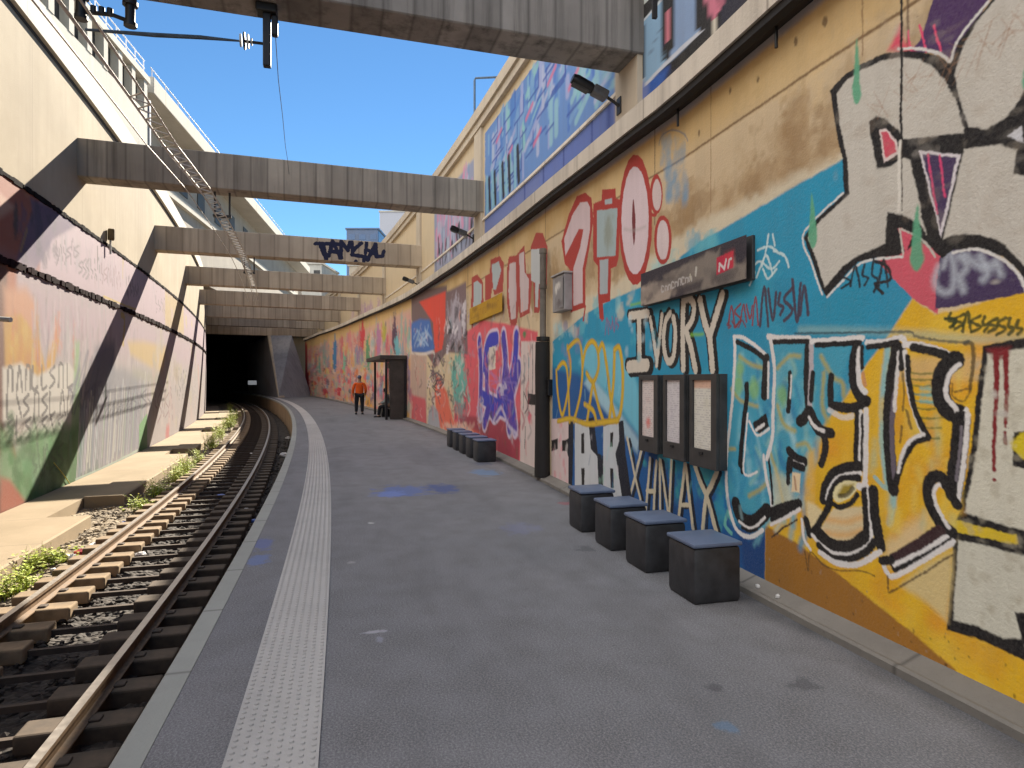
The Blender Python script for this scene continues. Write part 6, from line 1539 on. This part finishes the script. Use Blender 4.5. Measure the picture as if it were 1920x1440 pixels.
W = [(40, 1100, .42, 'yellow green weed tuft at the left edge, in front of the nearest trough slab'), (72, 1060, .38, 'bushy weed beside the nearest trough slab, next to scattered litter'), (100, 1052, .30, 'low weed between the bushy weed and the white litter'),
     (262, 955, .42, 'weed beside the dark gap between the first two trough slabs'), (300, 930, .5, 'bright weed at the start of the second trough slab'), (335, 900, .5, 'bright weed halfway along the second trough slab'),
     (372, 868, .6, 'tall weed in the gap between the second and third trough slabs'), (398, 840, .75, 'tall bright weed beside the third trough slab'), (412, 818, .75, 'tall weed in the middle of the third trough slab edge'), (424, 800, .8, 'tall weed near the end of the third trough slab'), (432, 785, .9, 'tall weed at the start of the fourth trough slab'), (428, 772, .9, 'tallest weed, before the tunnel mouth'), (12, 1115, .3, 'small weed at the picture edge by the left rail'),
     (352, 885, .5, 'weed just before the gap after the second trough slab')]
for px, py, h, lb in W:
    s, n = atsn(px, py, -1.15); n = min(max(n, -3.55), -2.98); x, y, _ = P(s, n)
    r = empty('weed', (x, y, -1.2), random.uniform(0, 6)); weed(r, h, 34 if py > 900 else 46, (M['leaf'], M['leaf2'])); tag(r, lb, 'weed', 'weeds along the trough')
for k in range(22):
    s = random.uniform(16.5, 52); n = random.uniform(-3.55, -3.05); x, y, _ = P(s, n)
    r = empty('weed', (x, y, -1.2), random.uniform(0, 6)); weed(r, random.uniform(.35, .95), 26, (M['leaf'], M['leaf2'])); tag(r, 'bright green weed growing in the ballast between the left rail and the trough slabs', 'weed', 'small weeds beside the left rail')
LIT = [(148, 1066, 'white', .09, 'white scrap of paper beside the bushy weed'), (152, 1033, 'red', .12, 'red crumpled wrapper against the nearest trough slab'), (128, 1042, 'white', .14, 'white crumpled paper left of the red wrapper'), (178, 1020, 'white', .14, 'white crumpled paper right of the red wrapper'),
       (262, 1037, 'white', .10, 'white scrap lying between the rails near the lit sleeper ends'), (98, 1066, 'white', .06, 'tiny white scrap by the left rail'), (278, 946, 'blue', .14, 'pale blue bag scrap beside the second trough slab'), (414, 929, 'blue', .16, 'dark blue bottle scrap lying between the rails'),
       (472, 850, 'white', .12, 'white scrap far along between the rails'), (532, 852, 'white', .22, 'white bag lying against the platform wall'), (540, 820, 'white', .2, 'pale bag farther along the platform wall'), (459, 957, 'white', .16, 'white scrap right of the right hand rail'), (477, 975, 'blue', .12, 'blue scrap at the foot of the platform edge'), (233, 978, 'blue', .08, 'small violet scrap by the dark slab gap')]
LM = {'white': simple('white litter', (.62, .61, .6), .6), 'red': simple('red litter', (.5, .03, .05), .5), 'blue': simple('blue litter', (.08, .14, .42), .5)}
for px, py, c_, sz, lb in LIT:
    s, n = atsn(px, py, -1.1); x, y, _ = P(s, min(n, -.12))
    bm = bmesh.new(); bmesh.ops.create_icosphere(bm, subdivisions=2, radius=1)
    for v in bm.verts: v.co = Vector((v.co.x * sz, v.co.y * sz * .7, v.co.z * sz * .4)) * random.uniform(.6, 1.15)
    m = MB(); m.bm(bm); o = m.build('litter', LM[c_], loc=(x, y, -1.12)); o.rotation_euler = (0, 0, random.uniform(0, 6)); tag(o, lb, 'litter', 'litter along the track')
for px, py, lb in ((1422, 1117, 'larger white crumb of litter on the kerb'), (1460, 1137, 'smaller white crumb of litter on the kerb')):
    (s, z), = wall_sz([(px, py)], 4.15)
    bm = bmesh.new(); bmesh.ops.create_icosphere(bm, subdivisions=1, radius=.022)
    for v in bm.verts: v.co *= random.uniform(.6, 1.2)
    m = MB(); m.bm(bm); tag(m.build('litter', LM['white'], loc=P(s, 4.15, .072)), lb, 'litter', 'litter on the kerb')

# ================================================================ buildings above the left wall
BT = math.atan(.176)
BU = Vector((-math.sin(BT), math.cos(BT), 0)); BN = Vector((math.cos(BT), math.sin(BT), 0))
def bp(Y, out=0.0, z=0.0):
    """point of the building line at depth Y, moved out towards the track"""
    return Vector((-14.5 - .176 * Y, Y, z)) + BN * out
def bbox(m, Y0, Y1, o0, o1, z0, z1, bev=0.0):
    c = (bp(Y0, (o0 + o1) / 2, (z0 + z1) / 2) + bp(Y1, (o0 + o1) / 2, (z0 + z1) / 2)) / 2
    return m.box(c, (abs(o1 - o0), (Y1 - Y0) / math.cos(BT), z1 - z0), Matrix.Rotation(BT, 3, 'Z'), bev)
r = empty('office_building', bp(25, -4, 9.5)); tag(r, 'grey concrete building with a row of dark window openings above the left coping', 'building')
m = MB(); bbox(m, 8, 35.2, -12, -.25, 9.5, 18.75); place_part(m, 'wall', M['bldg'], r)
m = MB(); bbox(m, 8, 35.3, -.24, .15, 9.6, 16.75); place_part(m, 'parapet', M['bldg_pale'], r)
m = MB(); bbox(m, 8, 35.3, -.24, .25, 18.45, 18.8); place_part(m, 'roof_edge', M['bldg_pale'], r)
yy = 8.6
while yy < 34.6:
    m = MB(); bbox(m, yy, yy + 1.06, -.24, -.20, 16.8, 18.4); w = place_part(m, 'window', M['glass_dark'], r)
    m = MB(); bbox(m, yy + .4, yy + .46, -.19, -.12, 16.8, 18.4); fo = m.build('window_bar', M['dark_steel']); fo.parent = w; fo.matrix_parent_inverse = Matrix.Translation(-Vector(r.location))
    m = MB(); bbox(m, yy + 1.08, yy + 1.50, -.24, .18, 16.76, 18.44); place_part(m, 'mullion', M['bldg_pale'], r)
    yy += 1.56
m = MB()
for zz in (19.2, 19.6): m.tube([bp(8, .05, zz), bp(35, .05, zz)], .03, 6)
for q in np.arange(8.5, 35, 1.1): m.tube([bp(q, .05, 18.8), bp(q, .05, 19.62)], .025, 6)
place_part(m, 'roof_railing', simple('white railing', (.7, .72, .75), .5), r)
m = MB(); bbox(m, 35.31, 35.5, -.2, .2, 9.6, 17.6); place_part(m, 'downpipe', simple('blue grey downpipe', (.10, .13, .2), .5), r)
r = empty('long_building', bp(55, -4, 9.5)); tag(r, 'long shaded building with a bright white cornice, beyond the window row', 'building')
m = MB(); bbox(m, 35.9, 96, -14, -1.5, 9.5, 18.2); place_part(m, 'wall', M['bldg'], r)
m = MB(); bbox(m, 35.8, 96, -14, .25, 18.21, 19.15, .03); place_part(m, 'cornice', M['white'], r)
m = MB(); bbox(m, 35.9, 96, -1.49, -1.2, 14.2, 14.7); place_part(m, 'string_course', M['bldg_pale'], r)
for yy in (38.2, 41.5, 45, 49, 53.5, 58, 63):
    m = MB(); bbox(m, yy, yy + 1.7, -1.49, -1.44, 15.2, 17.2); place_part(m, 'window', M['glass_dark'], r)
m = MB(); m.tube([bp(36, .0, 19.75), bp(90, .0, 19.75)], .03, 6)
for q in np.arange(36.2, 90, 2.1): m.tube([bp(q, .0, 19.15), bp(q, .0, 19.76)], .025, 6)
place_part(m, 'roof_railing', simple('grey railing', (.4, .4, .42), .5), r)
# far blocks seen in the gaps between the beams
def far_block(name, x0, x1, ytop, d, mat, lb, rows=0, wm=None, depth=14):
    xa = (x0 - 960) / FOC * d; xb = (x1 - 960) / FOC * d; zt = EYE + (HOR - ytop) / FOC * d
    r = empty(name, ((xa + xb) / 2, d, 9.7)); tag(r, lb, 'building', None)
    m = MB(); m.box(((xa + xb) / 2, d + depth / 2, (9.7 + zt) / 2), (xb - xa, depth, zt - 9.7), None, .1); place_part(m, 'wall', mat, r)
    m = MB(); m.box(((xa + xb) / 2, d + depth / 2, zt + .25), (xb - xa + .6, depth + .6, .5)); place_part(m, 'roof_edge', M['bldg_pale'] if wm is None else mat, r)
    nc = max(2, int((xb - xa) / 3.2))
    for i in range(rows):
        for k in range(nc):
            cx = xa + (xb - xa) * (k + .5) / nc; cz = zt - 2.2 - i * 3.1
            if cz < 10.5: continue
            m = MB(); m.box((cx, d - .02, cz), ((xb - xa) / nc * .6, .1, 1.6)); place_part(m, 'window', wm or M['glass_dark'], r)
far_block('glass_tower', 650, 710, 431, 190, M['blue_glass'], 'dark blue glass block rising behind the tagged beam', 5, simple('pale blue glazing', (.06, .12, .24), .2))
far_block('pale_tower', 712, 775, 398, 230, simple('pale blue grey render', (.46, .47, .52), .8), 'pale lilac tower behind the right coping, right of the blue glass block', 0)
far_block('white_house', 566, 604, 496, 150, M['bldg_pale'], 'white house showing between the third and fourth beams, left of the bright gap', 2)
far_block('beige_house', 655, 725, 499, 140, M['cream'], 'beige house showing between the third and fourth beams, near the right wall', 2)
far_block('grey_house', 470, 535, 494, 150, M['bldg'], 'grey house showing between the third and fourth beams, left of the white one', 2)

# ================================================================ bent pole above the right coping
d = 26.0
def pp(px, py): return ((px - 960) / FOC * d, d, EYE + (HOR - py) / FOC * d)
base = pp(890, 228)
r = empty('signal_gantry', (base[0], d, 9.7)); tag(r, 'thin grey bent pole standing against the sky above the right coping', 'pole')
m = MB(); m.tube([(base[0], d, 9.7), pp(890, 152), pp(892, 148), pp(936, 146)], .045, 8); place_part(m, 'pole', simple('grey blue pole', (.10, .14, .2), .5, .2), r, smooth=True)
m = MB(); m.tube([pp(936, 146), pp(938, 158)], .04, 8); place_part(m, 'drop_arm', M['galv'], r, smooth=True)
m = MB(); m.box(pp(936, 166), (.14, .14, .34), None, .03); place_part(m, 'lamp_box', M['porcelain'], r)
